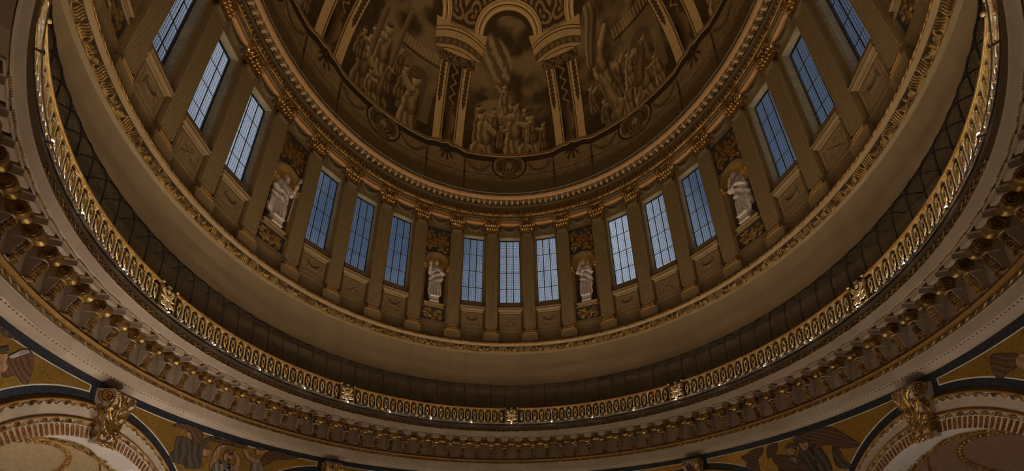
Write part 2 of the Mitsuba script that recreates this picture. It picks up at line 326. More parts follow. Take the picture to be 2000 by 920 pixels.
# ---------------------------------------------------------------- the drum: pilasters, windows, niches
WY = 0.42                                  # the wall lies this far behind the front of the plinths
def bay_hw(l, y=WY):                       # half a bay's width at height l
    return drum_pt(y, l)[0] * math.tan(math.radians(5.625)) + 0.01
def bay_poly(l0, l1): return Polygon([(-bay_hw(l0), l0), (bay_hw(l0), l0), (bay_hw(l1), l1), (-bay_hw(l1), l1)])
def trap(l0, l1, w0, w1, e=0.0):           # trapezium with half widths w0 below and w1 above
    return Polygon([(-w0 - e, l0 - e), (w0 + e, l0 - e), (w1 + e, l1 + e), (-w1 - e, l1 + e)])
TOPL = 11.75
win = trap(3.62, 9.62, 0.95, 0.89)
window_wall = cat([plate(bay_poly(-0.1, TOPL).difference(win), WY, WY + 0.16),
                   plate(bay_poly(-0.1, TOPL).difference(win.buffer(0.001)).intersection(bay_poly(1.5, 10.6)), WY + 0.16, WY + 0.5)])
# window reveal, pale stone, one metre and a bit deep; courses are parts of it
def reveal_side(s, l0, l1, w0, w1, y0, y1):
    a0 = w0 + (w1 - w0) * (l0 - 3.62) / 6.0; a1 = w0 + (w1 - w0) * (l1 - 3.62) / 6.0
    q = [(s * a0, l0), (s * (a0 + 0.22), l0), (s * (a1 + 0.22), l1), (s * a1, l1)]
    return plate(Polygon(q if s > 0 else q[::-1]), y0, y1)
NC = 20; stones = {}
for s, nm in ((-1, 'reveal_block'), (1, 'reveal_block')):
    for i in range(NC):
        l0 = 3.62 + 6.0 * i / NC; stones[f'reveal_block_{len(stones):03d}' if stones else 'reveal_block'] = (reveal_side(s, l0 + 0.012, l0 + 6.0 / NC - 0.012, 0.95, 0.89, WY + 0.02, WY + 0.70), 'grey_stone', False)
reveal = cat([plate(trap(9.62, 9.80, 0.95, 0.95), WY + 0.02, WY + 0.70), plate(trap(3.42, 3.62, 0.98, 0.97), WY + 0.02, WY + 0.70),
              reveal_side(-1, 3.62, 9.62, 0.975, 0.915, WY + 0.03, WY + 0.70), reveal_side(1, 3.62, 9.62, 0.975, 0.915, WY + 0.03, WY + 0.70)])
# pedestal below the window: mouldings, a panel with a frame, then a swag or two crossed swords
ped = cat([plate(trap(1.14, 2.62, 0.98, 0.96), 0.27, WY + 0.02), plate(trap(1.24, 2.50, 0.88, 0.87).difference(trap(1.40, 2.36, 0.74, 0.735)), 0.235, 0.28),
           plate(trap(1.47, 2.29, 0.67, 0.665).difference(trap(1.53, 2.23, 0.61, 0.605)), 0.25, 0.28)])
cornice = stack([(-0.26, 2.60), (-0.20, 2.66), (-0.20, 2.72), (-0.12, 2.82), (-0.06, 2.86), (-0.06, 2.98), (-0.02, 3.06), (-0.10, 3.10), (-0.22, 3.14)], 1.14, WY + 0.04)
sill = stack([(-0.34, 3.10), (-0.34, 3.40), (-0.30, 3.46), (-0.33, 3.62)], 1.30, WY + 0.05)
foot = stack([(-0.34, -0.05), (-0.34, 0.98), (-0.30, 1.04), (-0.32, 1.14)], 1.55, WY + 0.04)
t = np.linspace(0, 1, 15)
sw = np.stack([-0.46 + 0.92 * t, 2.10 - 0.46 * 4 * t * (1 - t) * 0.72], -1)
swag_s = [(sw, 0.04 + 0.075 * np.sin(np.pi * t)), arc((-0.46, 2.10), (-0.50, 1.72), 0.1, 0.05, 0.03), arc((0.46, 2.10), (0.50, 1.72), -0.1, 0.05, 0.03),
          arc((-0.46, 2.1), (-0.36, 2.2), 0, 0.04, 0.04), arc((0.46, 2.1), (0.36, 2.2), 0, 0.04, 0.04)]
swag = relief(swag_s, -0.6, 0.6, 1.55, 2.3, 49, 31, 0.272, 0.8)
sword_s = []
for s in (-1, 1):
    sword_s += [arc((-s * 0.40, 1.60), (s * 0.42, 2.18), 0.0, 0.035, 0.022), arc((-s * 0.34, 1.74), (-s * 0.22, 1.62), 0.2, 0.03, 0.03), ((np.array([[-s * 0.43, 1.58]])), 0.055)]
swords = relief(sword_s + [(np.array([[0.14, 2.12]]), 0.06)], -0.6, 0.6, 1.5, 2.3, 61, 41, 0.272, 0.9)
# garland between the capitals
def garland(hw, l, sag, r):
    t = np.linspace(0, 1, 25); xs = hw * (2 * t - 1); zs = l - sag * 4 * t * (1 - t) * 0.9
    rr = r * (0.5 + 0.6 * np.sin(np.pi * t)) * (1 + 0.22 * np.cos(t * 58))
    ms = [tube(np.stack([xs, np.full(25, WY - 0.03), zs], -1), rr, 8)]
    for s in (-1, 1):
        u = np.linspace(0, 1, 12)
        ms += [tube(np.stack([s * (hw + 0.02) + 0 * u, np.full(12, WY - 0.02), l + 0.06 - 0.72 * u], -1), r * (0.55 + 0.25 * np.sin(3 * u)) * (1 + 0.2 * np.cos(u * 30)), 7), ball((s * hw, WY - 0.06, l + 0.05), 0.1)]
    return cat(ms)
festoon = garland(0.80, 10.66, 0.62, 0.165)
band = cat([plate(trap(11.0, 11.22, 1.60, 1.58), WY - 0.07, WY + 0.02)])
fillet = plate(trap(11.22, 11.34, 1.60, 1.58), WY - 0.16, WY + 0.02)

common = {'surround': (window_wall, 'brown_wall', False), 'reveal': (reveal, 'grey_stone', False), 'foot': (foot, 'brown_wall', False), 'pedestal_panel': (ped, 'brown_wall', False),
          'pedestal_cornice': (cornice, 'brown_wall', False), 'window_sill': (sill, 'brown_wall', False), 'festoon': (festoon, 'swag_grey', True)}
group('bay_swag_set', {**common, **stones, 'pedestal_panel__swag': (swag, 'brown_dark', True)})
group('bay_sword_set', {**common, **stones, 'pedestal_panel__crossed_swords': (swords, 'brown_dark', True)})

# a window: iron frame, lead lattice, one sheet of glass
GY = WY + 0.58
def lattice():
    ms = []; hwf = lambda l: 0.95 + (0.89 - 0.95) * (l - 3.62) / 6.0
    for i in range(1, 12):
        if i % 4 == 0: continue
        u = i / 6.0 - 1.0
        ms.append(tube([(u * hwf(3.62), GY, 3.62), (u * hwf(9.62), GY, 9.62)], 0.011, 4, cap=False))
    for j in range(1, 36):
        if j % 9 == 0: continue
        l = 3.62 + 6.0 * j / 36; ms.append(tube([(-hwf(l), GY + 0.01, l), (hwf(l), GY + 0.01, l)], 0.011, 4, cap=False))
    return cat(ms)
def frame_bars():
    hwf = lambda l: 0.95 + (0.89 - 0.95) * (l - 3.62) / 6.0
    ms = [plate(trap(3.60, 9.64, 0.96, 0.90).difference(trap(3.68, 9.56, 0.90, 0.84)), GY - 0.05, GY + 0.05)]
    for u in (-1 / 3, 1 / 3): ms.append(tube([(u * hwf(3.62), GY - 0.03, 3.62), (u * hwf(9.62), GY - 0.03, 9.62)], 0.038, 4))
    for j in (9, 18, 27):
        l = 3.62 + 6.0 * j / 36; ms.append(tube([(-hwf(l), GY - 0.03, l), (hwf(l), GY - 0.03, l)], 0.034, 4))
    return cat(ms)
glassm = plate(trap(3.62, 9.62, 0.95, 0.89), GY + 0.03, GY + 0.031)
glassm = M_([(-0.95, GY + 0.03, 3.62), (0.95, GY + 0.03, 3.62), (0.89, GY + 0.03, 9.62), (-0.89, GY + 0.03, 9.62)], [(0, 1, 2), (0, 2, 3)])
group('window_set', {'frame': (frame_bars(), 'iron', False), 'glazing_bars': (lattice(), 'lead', False), 'pane': (glassm, 'glass', False)})

# a fluted pilaster with a gilt Corinthian capital
def fluted(hw, l0, l1, yf, yb, n=7, taper=0.98):
    pts = [(-hw, yb), (-hw, yf)]; pitch = 2 * hw / (n + 0.35); w = pitch * 0.62
    for i in range(n):
        c = -hw + pitch * (i + 0.675)
        for a in np.linspace(180, 0, 7): pts.append((c + 0.5 * w * math.cos(math.radians(a)), yf + 0.62 * w * math.sin(math.radians(a))))
    pts += [(hw, yf), (hw, yb)]
    m = trimesh.creation.extrude_polygon(Polygon(pts), l1 - l0, engine='earcut'); v = m.vertices; s = 1 + (taper - 1) * v[:, 2] / (l1 - l0)
    m.vertices = np.stack([v[:, 0] * s, v[:, 1], v[:, 2] + l0], -1); return m
SY = 0.13
shaft = cat([fluted(0.51, 1.28, 9.52, SY, WY + 0.05), stack([(-SY - 0.0, 1.04), (-SY, 1.30)], 0.51, WY + 0.05), stack([(-SY, 9.50), (-SY, 9.70)], 0.50, WY + 0.05)])
base = stack([(-SY + 0.13, 0.70), (-SY + 0.15, 0.76), (-SY + 0.13, 0.82), (-SY + 0.07, 0.84), (-SY + 0.06, 0.90), (-SY + 0.10, 0.94), (-SY + 0.08, 0.99), (-SY + 0.02, 1.02), (-SY, 1.06)], 0.51, WY + 0.05)
plinth = stack([(0.0, -0.1), (0.0, 0.70), (-0.03, 0.72)], 0.70, WY + 0.05)
astragal = stack([(-SY, 9.66), (-SY + 0.06, 9.70), (-SY + 0.06, 9.78), (-SY, 9.82)], 0.50, WY + 0.05)
def leaf_patch(w, h, y0, out, z0, x0, lobes=3, rot=0.0):
    nu, nv = 9, 9; u = np.linspace(-1, 1, nu)[:, None]; v = np.linspace(0, 1, nv)[None, :]
    prof = np.sin(np.pi * (0.22 + 0.70 * v)) * (1 + 0.20 * np.cos(2 * np.pi * lobes * v)); wid = 0.5 * w * prof * (1 - 0.55 * v ** 6)
    x = u * wid; curl = np.where(v > 0.72, (v - 0.72) / 0.28, 0.0)
    z = h * (v - 0.42 * curl ** 2 * 0.5); y = -(out * v ** 1.6 + 0.20 * h * curl) + 0.10 * w * np.abs(u) ** 1.5 - 0.02 * np.cos(u * 9) * (1 - v)
    c, s = math.cos(rot), math.sin(rot); yy = y + 0 * x; zz = z + 0 * x
    return M_(np.stack([x0 + c * x - s * yy, y0 + s * x + c * yy, z0 + zz], -1).reshape(-1, 3), grid_faces(nu, nv))
def capital():
    l0, l1 = 9.80, 11.0; ms = []
    for i in range(5): ms.append(leaf_patch(0.25, 0.50, SY, 0.10, l0, (i - 2) * 0.21))
    for i in range(6): ms.append(leaf_patch(0.22, 0.84, SY, 0.13, l0 + 0.06, (i - 2.5) * 0.20))
    for i in range(7): ms.append(ball(((i - 3) * 0.15, SY - 0.12 - 0.03 * (i % 2), l0 + 0.66 + 0.08 * (i % 2)), 0.05, (0.9, 0.9, 1.2), 1))
    for s in (-1, 1):
        ms.append(leaf_patch(0.40, 0.56, SY + 0.16, 0.10, l0, s * 0.50, rot=s * 0.9)); ms.append(leaf_patch(0.36, 0.9, SY + 0.12, 0.15, l0 + 0.05, s * 0.56, rot=s * 0.8))
        p, w = spiral((0, 0), 0.16, 1.6, math.pi * 0.5, -s, 0.045, 0.035, 20)
        ms.append(tube(np.stack([s * 0.56 + p[:, 0] * 0.8, SY - 0.14 - 0.06 * np.linspace(0, 1, 20), l1 - 0.16 + p[:, 1]], -1), w, 6))
        ms.append(tube([(s * 0.20, SY - 0.02, l0 + 0.66), (s * 0.34, SY - 0.08, l0 + 0.92), (s * 0.52, SY - 0.13, l1 - 0.03)], [0.04, 0.05, 0.045], 6))
        p, w = spiral((0, 0), 0.10, 1.3, math.pi * 0.5, s, 0.035, 0.025, 14)
        ms.append(tube(np.stack([s * 0.14 + p[:, 0], np.full(14, SY - 0.10), l1 - 0.16 + p[:, 1]], -1), w, 5))
    return cat(ms)
bell = stack([(-SY - 0.02, 9.80), (-SY - 0.01, 10.5), (-SY + 0.03, 10.9), (-SY + 0.06, 11.0)], 0.48, WY + 0.05)
def abacus():
    t = np.linspace(-1, 1, 13); front = [(0.66 * u, SY - 0.20 + 0.13 * (1 - u * u)) for u in t]
    pg = Polygon([(-0.66, WY + 0.05)] + front + [(0.66, WY + 0.05)])
    out = []
    for a, b, e in ((11.0, 11.06, -0.03), (11.06, 11.14, 0.0)):
        m = trimesh.creation.extrude_polygon(pg.buffer(e), b - a, engine='earcut'); m.vertices += (0, 0, a); out.append(m)
    fl = relief(flower((0, 0), 0.11, 5), -0.17, 0.17, -0.17, 0.17, 15, 15, SY - 0.10, 1.0); fl.vertices += (0, 0, 11.06)
    return cat(out + [fl])
group('pilaster_set', {'shaft': (shaft, 'shaft_paint', False), 'plinth': (plinth, 'brown_wall', False), 'base_moulding': (base, 'gold_paint', 30), 'astragal': (astragal, 'swag_grey', False),
                       'capital': (cat([capital()]), 'gold', True), 'capital__bell': (bell, 'brown_dark', False), 'capital__abacus': (abacus(), 'gold', 35)})

# a niche bay with gilt half-dome, archivolt, imposts, relief panels above and below
NW, NI, NT = 0.92, 6.30, 7.22               # half width, impost height, crown of the opening
def arch_poly(hw, l0, li): return unary_union([sbox(-hw, l0, hw, li), Polygon([(hw * math.cos(a), li + hw * math.sin(a)) for a in np.linspace(0, math.pi, 25)])])
niche_wall = cat([plate(bay_poly(-0.1, TOPL).difference(arch_poly(NW, 2.95, NI)), WY, WY + 0.15),
                  plate(bay_poly(1.0, 9.6).difference(sbox(-1.16, 1.2, 1.16, 9.62)), 0.26, WY + 0.02)])
def niche_shell():
    a = np.linspace(0, np.pi, 21); zz = np.array([2.95, 4.0, 5.0, 6.0, NI])
    v = np.stack([np.repeat(NW * np.cos(a)[:, None], 5, 1), WY + np.repeat(0.98 * np.sin(a)[:, None], 5, 1), np.repeat(zz[None], 21, 0)], -1).reshape(-1, 3)
    return M_(v, grid_faces(21, 5))
def niche_head():
    a = np.linspace(0, np.pi, 25)[:, None]; b = np.linspace(0, np.pi / 2, 13)[None]
    v = np.stack([NW * np.cos(a) * np.cos(b), WY + 0.98 * np.sin(a) * np.cos(b), NI + NW * np.sin(b) + 0 * a], -1).reshape(-1, 3)
    return M_(v, grid_faces(25, 13))
def archivolt():
    out = []
    for r0, r1, y in ((0.94, 1.16, WY - 0.09), (1.02, 1.10, WY - 0.13)):
        out.append(plate(Polygon([(r1 * math.cos(a), NI + r1 * math.sin(a)) for a in np.linspace(0, math.pi, 33)] + [(r0 * math.cos(a), NI + r0 * math.sin(a)) for a in np.linspace(math.pi, 0, 33)]), y, WY + 0.01))
    return cat(out)
imp = cat([stack([(-0.30, 5.86), (-0.28, 5.94), (-0.24, 5.96), (-0.24, 6.08), (-0.18, 6.16), (-0.14, 6.18), (-0.14, 6.28), (-0.20, 6.30)], 0.12, WY + 0.5)])
def moved_x(m, x): q = m.copy(); q.vertices += (x, 0, 0); return q
def both(m, x):
    a, b = m.copy(), m.copy(); a.vertices += (x, 0, 0); b.vertices += (-x, 0, 0); return cat([a, b])
niche_floor = cat([stack([(-WY - 0.0, 2.86), (-WY, 2.96)], 1.0, WY + 1.0), stack([(-0.32, 2.60), (-0.28, 2.66), (-0.26, 2.78), (-0.20, 2.84), (-0.20, 2.92), (-0.30, 2.97)], 1.10, WY + 0.05)])
rs = np.random.default_rng(5)
def foliage_panel(x0, x1, z0, z1, n, r, seed, arch=None):
    g = np.random.default_rng(seed); st = []
    for s in (-1, 1):
        for i in range(n):
            c = np.array([s * g.uniform(0.08, (x1 - x0) / 2 - r), g.uniform(z0 + r, z1 - r)])
            if arch is not None and np.hypot(c[0], c[1] - arch[0]) < arch[1]: continue
            st.append(spiral(c, r * g.uniform(0.7, 1.1), 1.3, g.uniform(0, 6.28), s, 0.036, 0.03, 12)); st += flower(c + g.uniform(-r, r, 2) * 0.7, r * 0.5, 5)
            st.append(arc(c, c + g.uniform(-2, 2, 2) * r, 0.2, 0.045, 0.02, 6))
    return relief(st, x0, x1, z0, z1, int((x1 - x0) / 0.03), int((z1 - z0) / 0.03), 0, 0.9)
up_p = foliage_panel(-1.12, 1.12, 7.45, 9.55, 26, 0.17, 3, (NI, 1.28)); up_p.vertices += (0, WY - 0.02, 0)
lo_p = foliage_panel(-1.0, 1.0, 1.42, 2.52, 11, 0.17, 8); lo_p.vertices += (0, 0.40, 0)
lo_s = [arc((0, 1.5), (s * 0.75, 2.35), s * 0.22, 0.06, 0.03) for s in (-1, 1)] + [x for s in (-1, 1) for x in spray((s * 0.15, 1.75), math.pi / 2 - s * 0.9, 0.6, 0.06)] + spray((0, 1.5), math.pi / 2, 0.75, 0.06)
lo_p2 = relief(lo_s, -1.0, 1.0, 1.42, 2.52, 67, 37, 0.40, 1.0)
low_ground = plate(trap(1.34, 2.60, 1.12, 1.11), 0.405, WY + 0.02)
low_frame = plate(trap(1.22, 2.62, 1.24, 1.23).difference(trap(1.38, 2.56, 1.08, 1.07)), 0.30, WY + 0.02)
up_ground = plate(sbox(-1.16, 7.40, 1.16, 9.60).difference(arch_poly(1.16, 5, NI)), WY - 0.035, WY + 0.01)
group('niche_set', {'surround': (niche_wall, 'brown_wall', False), 'shell': (niche_shell(), 'shaft_paint', True), 'half_dome': (niche_head(), 'gold_niche', True), 'archivolt': (archivolt(), 'shaft_paint', False),
                    'impost': (moved_x(imp, 1.02), 'gold_paint', False), 'impost_001': (moved_x(imp, -1.02), 'gold_paint', False), 'sill': (niche_floor, 'brown_wall', False), 'foliage_relief': (up_p, 'gold', True), 'foliage_relief__ground': (up_ground, 'dark_paint', False),
                    'lower_relief': (cat([lo_p, lo_p2]), 'gold_old', True), 'lower_relief__ground': (low_ground, 'dark_paint', False), 'lower_relief__frame': (low_frame, 'brown_wall', False), 'foot': (foot, 'brown_wall', False),
                    'festoon': (festoon, 'swag_grey', True), })

scene['wall_drum'] = mikit.ply(lathe([drum_pt(WY + 0.6, -0.1), drum_pt(WY + 0.3, -0.1), drum_pt(WY + 0.1, 0.1)], n=240), 'brown_wall')
tag('wall_drum', 'inward-leaning brown wall of the drum between pilasters', kind='structure')
BAYS = range(-11, 12); wn = 0
def nth(i, what, ref): return f'{NUM[abs(i)]} {what} to the {side(i)} of {ref}'
for b in range(-16, 16):
    if (b - 2) % 4 == 0:
        if abs(b) <= 10:
            k = put('statue_niche', 'niche_set', drum(b)); q = {2: 'beside the three middle windows', 6: 'between windows at mid height of the drum', 10: 'in the upper corner of the view'}[abs(b)]
            tag(k, f'gilt half-domed niche {q}, {side(b)} of the dome centre', 'niche')
        else: put('wall_drum__plain_bay', 'niche_set', drum(b))
        continue
    put('wall_drum__window_bay', 'bay_sword_set' if b % 4 == 0 else 'bay_swag_set', drum(b))
    if abs(b) <= 11:
        wn += 1; k = f'window_{wn}'; scene[k] = {'type': 'instance', 'shapegroup': {'type': 'ref', 'id': 'window_set'}, 'to_world': X(drum(b))}
        wi = sum(1 for j in range(1, abs(b) + 1) if (j - 2) % 4) * (1 if b > 0 else -1)
        tag(k, 'tall lattice window in the middle of the drum, straight ahead' if b == 0 else f'{NUM[abs(wi)]} tall lattice window to the {side(b)} of the middle one', kind='structure')
    else: put('wall_drum__back_window', 'window_set', drum(b))
for i in range(-12, 12):
    k = put('pilaster', 'pilaster_set', drum(i + 0.5)); j = i if i < 0 else i + 1
    tag(k, f'{NUM[abs(j)]} fluted pilaster with gilt capital to the {side(j)} of the middle window', 'pilaster')

# outside the drum: parapet and terrace under the sky
k = add('wall_outside', lathe([(23.5, 20.6), (23.5, 22.3), (24.1, 22.4), (24.1, 20.6)], n=160), 'far_stone'); tag(k, 'pale stone parapet outside the windows', kind='structure')
add('wall_outside__terrace', lathe([(18.2, 20.5), (24.5, 20.6)], n=160), 'far_stone')
# ---------------------------------------------------------------- gallery: railing, net barrier, lamps, brackets
RR, RZ, RH = 17.0, 13.30, 1.26
bar = cat([boxm(-0.02, 0.02, -0.045, 0.045, 0.05, 1.02), ball((0, -0.01, 1.05), 0.045, sub=0), ball((0, -0.02, 0.06), 0.055, sub=0), boxm(-0.006, 0.006, -0.03, 0.03, 1.0, 1.2)])
def curl(cx, cz, r, a0, sg, w=0.019):
    p, _ = spiral((cx, cz), r, 1.25, a0, sg, n=13); return tube(np.stack([p[:, 0], np.full(13, -0.01), p[:, 1]], -1), np.linspace(w, w * 0.8, 13), 5, cap=False)
scr = cat([curl(0.10, 1.05, 0.085, 0.6, 1), curl(-0.10, 1.05, 0.085, math.pi - 0.6, -1), curl(0.10, 0.13, 0.075, -0.6, -1), curl(-0.10, 0.13, 0.075, math.pi + 0.6, 1),
           tube([(0.03, 0, 0.92), (0.13, 0, 0.86), (0.2, 0, 0.94)], 0.014, 4, cap=False), tube([(-0.03, 0, 0.92), (-0.13, 0, 0.86), (-0.2, 0, 0.94)], 0.014, 4, cap=False)])
a = np.linspace(0, 2 * np.pi, 20, endpoint=False)
oval = cat([tube(np.stack([0.098 * np.cos(a), np.full(20, -0.02), 0.60 + 0.165 * np.sin(a)], -1), 0.030, 6, closed=True), ball((0, -0.02, 0.83), 0.05, (1, 0.8, 1), 1), ball((0.055, -0.02, 0.86), 0.035, sub=0), ball((-0.055, -0.02, 0.86), 0.035, sub=0), ball((0, -0.02, 0.92), 0.03, (0.7, .8, 1.5), 0),
            ball((0, -0.02, 0.34), 0.045, (1, 0.8, 1.2), 1), tube([(0, -0.02, 0.44), (0, -0.02, 0.06)], 0.017, 5), tube([(-0.10, -0.02, 0.42), (-0.03, -0.02, 0.28), (-0.12, -0.02, 0.20)], 0.017, 5), tube([(0.10, -0.02, 0.42), (0.03, -0.02, 0.28), (0.12, -0.02, 0.20)], 0.017, 5)])
def moved(m, M): q = m.copy(); q.apply_transform(M); return q
INV = np.linalg.inv(frame(0, RR, RZ))
sec = {}
arcs = np.linspace(-20.6, 20.6, 45)
def ringbox(r0, r1, z0, z1, th):
    pr = [(r0, z0), (r1, z0), (r1, z1), (r0, z1), (r0, z0)]
    v = np.concatenate([polar(np.full(len(th), r), th, np.full(len(th), z))[:, None] for r, z in pr[:4]], 1).reshape(-1, 3)
    n = len(th); f = []
    for i in range(n - 1):
        for j in range(4):
            A, B = i * 4 + j, i * 4 + (j + 1) % 4; f += [(A, B, B + 4), (A, B + 4, A + 4)]
    f += [(0, 2, 1), (0, 3, 2)]; L = (n - 1) * 4; f += [(L, L + 1, L + 2), (L, L + 2, L + 3)]
    m = M_(v, f); m.apply_transform(INV); return m
sec['top_rail'] = (cat([ringbox(16.93, 17.09, RZ + 1.18, RZ + 1.26, arcs), ringbox(16.96, 17.05, RZ + 1.14, RZ + 1.18, arcs)]), 'gold_paint', False)
sec['hand_rail'] = (ringbox(17.14, 17.20, RZ + 1.30, RZ + 1.36, arcs), 'iron', False)
sec['bottom_rail'] = (ringbox(16.97, 17.04, RZ + 0.02, RZ + 0.05, arcs), 'iron', False)
def nm(base, i): return base if i == 0 else f'{base}_{i:03d}'
for i, k_ in enumerate(range(-10, 11)):
    M = INV @ frame(k_ * 1.875, RR, RZ)
    sec[nm('bar', i)] = (moved(bar, M), 'gold_rail', False); sec[nm('bar', i) + '__scrolls'] = (moved(scr, M), 'gold_rail', True)
for i, k_ in enumerate(range(-11, 11)): sec[nm('oval', i)] = (moved(oval, INV @ frame((k_ + 0.5) * 1.875, RR, RZ)), 'gold_bright', 40)
group('railing_set', sec)
# gilt standards between the lengths of railing
st_ = []
for s in (-1, 1):
    st_ += spray((0, 0.12), math.pi / 2 - s * 0.55, 0.55, 0.05) + spray((s * 0.05, 0.62), math.pi / 2 - s * 0.7, 0.45, 0.045)
    st_ += [spiral((s * 0.28, 0.30), 0.13, 1.4, 0, s, 0.04, 0.03, 16), spiral((s * 0.26, 0.95), 0.12, 1.4, 2, -s, 0.04, 0.03, 16), arc((s * 0.05, 0.1), (s * 0.4, 0.62), s * 0.2, 0.04, 0.03), arc((s * 0.4, 0.62), (0, 0.75), s * 0.1, 0.035, 0.03)]
st_ += flower((0, 0.66), 0.17, 7) + flower((0, 1.02), 0.12, 6) + flower((0, 0.25), 0.1, 5)
orn = relief(st_, -0.46, 0.46, 0.06, 1.16, 62, 72, -0.03, 1.3)
stand_frame = cat([boxm(s * 0.52 - 0.035, s * 0.52 + 0.035, -0.05, 0.05, 0.0, 1.2) for s in (-1, 1)] + [boxm(s * 0.40 - 0.015, s * 0.40 + 0.015, -0.03, 0.03, 0.0, 1.2) for s in (-1, 1)] + [boxm(-0.55, 0.55, -0.06, 0.05, 0.0, 0.06), boxm(-0.55, 0.55, -0.05, 0.05, 1.14, 1.2)])
stand_top = cat([boxm(-0.60, 0.60, -0.05, 0.34, 1.34, 1.38), boxm(-0.56, 0.56, 0.0, 0.3, 1.22, 1.34)])
studs = cat([boxm(s * 0.47 - 0.02, s * 0.47 + 0.02, -0.07, -0.04, 0.1 + 0.13 * i, 0.16 + 0.13 * i) for s in (-1, 1) for i in range(8)])
group('standard_set', {'frame': (stand_frame, 'gold_old', False), 'acanthus_ornament': (orn, 'gold_rail', True), 'ledge': (stand_top, 'iron', False), 'studs': (studs, 'gold_bright', False),
                       'knob': (ball((-0.50, -0.09, 1.28), 0.065, sub=2), 'gold_bright', True), 'knob_001': (ball((0.50, -0.09, 1.28), 0.065, sub=2), 'gold_bright', True), 'clasp': (boxm(-0.1, 0.1, -0.09, 0, 1.24, 1.3), 'gold_bright', False)})
for i in (-3, -2, -1, 0, 1, 2):
    k = put('gallery_railing', 'railing_set', frame(22.5 + 45 * i, RR, RZ)); j = i if i < 0 else i + 1
    tag(k, f'{NUM[abs(j)]} length of gilt iron railing to the {side(j)} of the middle gilt standard', 'railing')
for i in (-3, -2, -1, 0, 1, 2, 3):
    k = put('railing_standard', 'standard_set', frame(45 * i, RR, RZ))
    tag(k, 'ornate gilt railing standard in the middle, straight ahead' if i == 0 else f'{NUM[abs(i)]} ornate gilt railing standard to the {side(i)} of the middle one', 'railing standard')

# net barrier on curved ribs over the gallery
prof = np.array([(17.20, 13.32), (17.18, 14.6), (17.14, 15.5), (17.14, 15.95), (17.20, 16.35), (17.40, 16.74), (17.74, 16.98), (18.15, 17.06), (18.60, 17.02)])
from scipy.interpolate import CubicSpline
cs = CubicSpline(np.r_[0, np.cumsum(np.linalg.norm(np.diff(prof, axis=0), axis=1))], prof); LEN = cs.x[-1]
pp = cs(np.linspace(0, LEN, 22)); F0 = frame(0, 17.2, 13.32); F0i = np.linalg.inv(F0)
rib = tube(polar(pp[:, 0], np.zeros(22), pp[:, 1]), 0.032, 6); rib.apply_transform(F0i)
group('rib_set', {'rib': (rib, 'iron', True)})
k = add('net_barrier', cat([tube(polar(np.full(361, cs(s)[0]), np.linspace(-140, 140, 361), np.full(361, cs(s)[1])), 0.014, 5, cap=False) for s in (LEN, LEN * 0.62)]), 'iron', True)
tag(k, 'dark net barrier on curved iron ribs arching from the railing to the gallery wall', 'net barrier')
for i in range(-37, 37): put('net_barrier__rib', 'rib_set', frame((i + 0.5) * 3.75, 17.2, 13.32))
net = [tube(polar(np.full(321, cs(s)[0]), np.linspace(-140, 140, 321), np.full(321, cs(s)[1])), 0.0045, 3, cap=False) for s in np.arange(1.2, LEN, 0.085)]
pq = cs(np.linspace(1.2, LEN, 12))
net += [tube(polar(pq[:, 0], np.full(12, th), pq[:, 1]), 0.0045, 3, cap=False) for th in np.arange(-139.6, 140, 0.3)]
k = add('net_barrier__net', cat(net), 'net_cord'); labels[k] = {'kind': 'stuff', 'label': 'fine dark safety net'}

# spotlights at the foot of the railing
housing = cat([tube([(0, 0, -0.09), (0, 0, 0.0)], 0.04, 10), boxm(-0.02, 0.02, 0.0, 0.16, -0.09, -0.05)])
group('lamp_set', {'housing': (housing, 'iron', False)})
lens = trimesh.creation.icosphere(subdivisions=1, radius=0.045)
for i in range(-16, 16):
    M = frame(11.25 * i, 16.80, RZ - 0.14)
    k = key('spotlight'); scene[k + '__housing'] = {**mikit.ply(housing, 'iron'), 'to_world': X(M)}
    if abs(i) <= 11:
        scene[k + '__lens'] = {**mikit.ply(lens, 'white_stone'), 'to_world': X(M @ np.array(T4().translate([0, 0, 0.03]).matrix, float)), 'emitter': {'type': 'area', 'sampling_weight': 0.05, 'radiance': {'type': 'rgb', 'value': [34.0, 30.0, 27.0]}}}
    tag(k, 'small white spotlight at the railing foot below the middle standard' if i == 0 else f'{NUM[abs(i)] if abs(i) <= 20 else abs(i)} small white spotlight along the railing foot to the {side(i)} of the middle one', 'spotlight')
# strip lamp in its trough, shining up at the railing and the wall above; a dark screen stands behind the railing
TR, TZ = 16.80, 13.08
k = add('strip_lamp', lathe([(TR - 0.014, TZ + 0.010), (TR - 0.014, TZ - 0.016), (TR + 0.014, TZ - 0.016), (TR + 0.014, TZ + 0.010)], n=300), 'fascia_brown')
tag(k, 'long slim strip lamp running just in front of the foot of the gallery railing', 'strip lamp')
sm = lathe([(TR - 0.012, TZ), (TR + 0.012, TZ)], n=240); sm.invert() if (np.cross(sm.vertices[sm.faces[0][1]] - sm.vertices[sm.faces[0][0]], sm.vertices[sm.faces[0][2]] - sm.vertices[sm.faces[0][0]])[2] < 0) else None
scene[k + '__light'] = {**mikit.ply(sm, 'white_stone'), 'emitter': {'type': 'area', 'sampling_weight': 16.0, 'radiance': {'type': 'rgb', 'value': (WARM * RAIL_STRIP).tolist()}}}
k = add('railing_screen', lathe([(17.22, 13.31), (17.22, 13.92)], n=240), 'dark_paint'); tag(k, 'dark screen standing behind the gallery railing', 'screen')

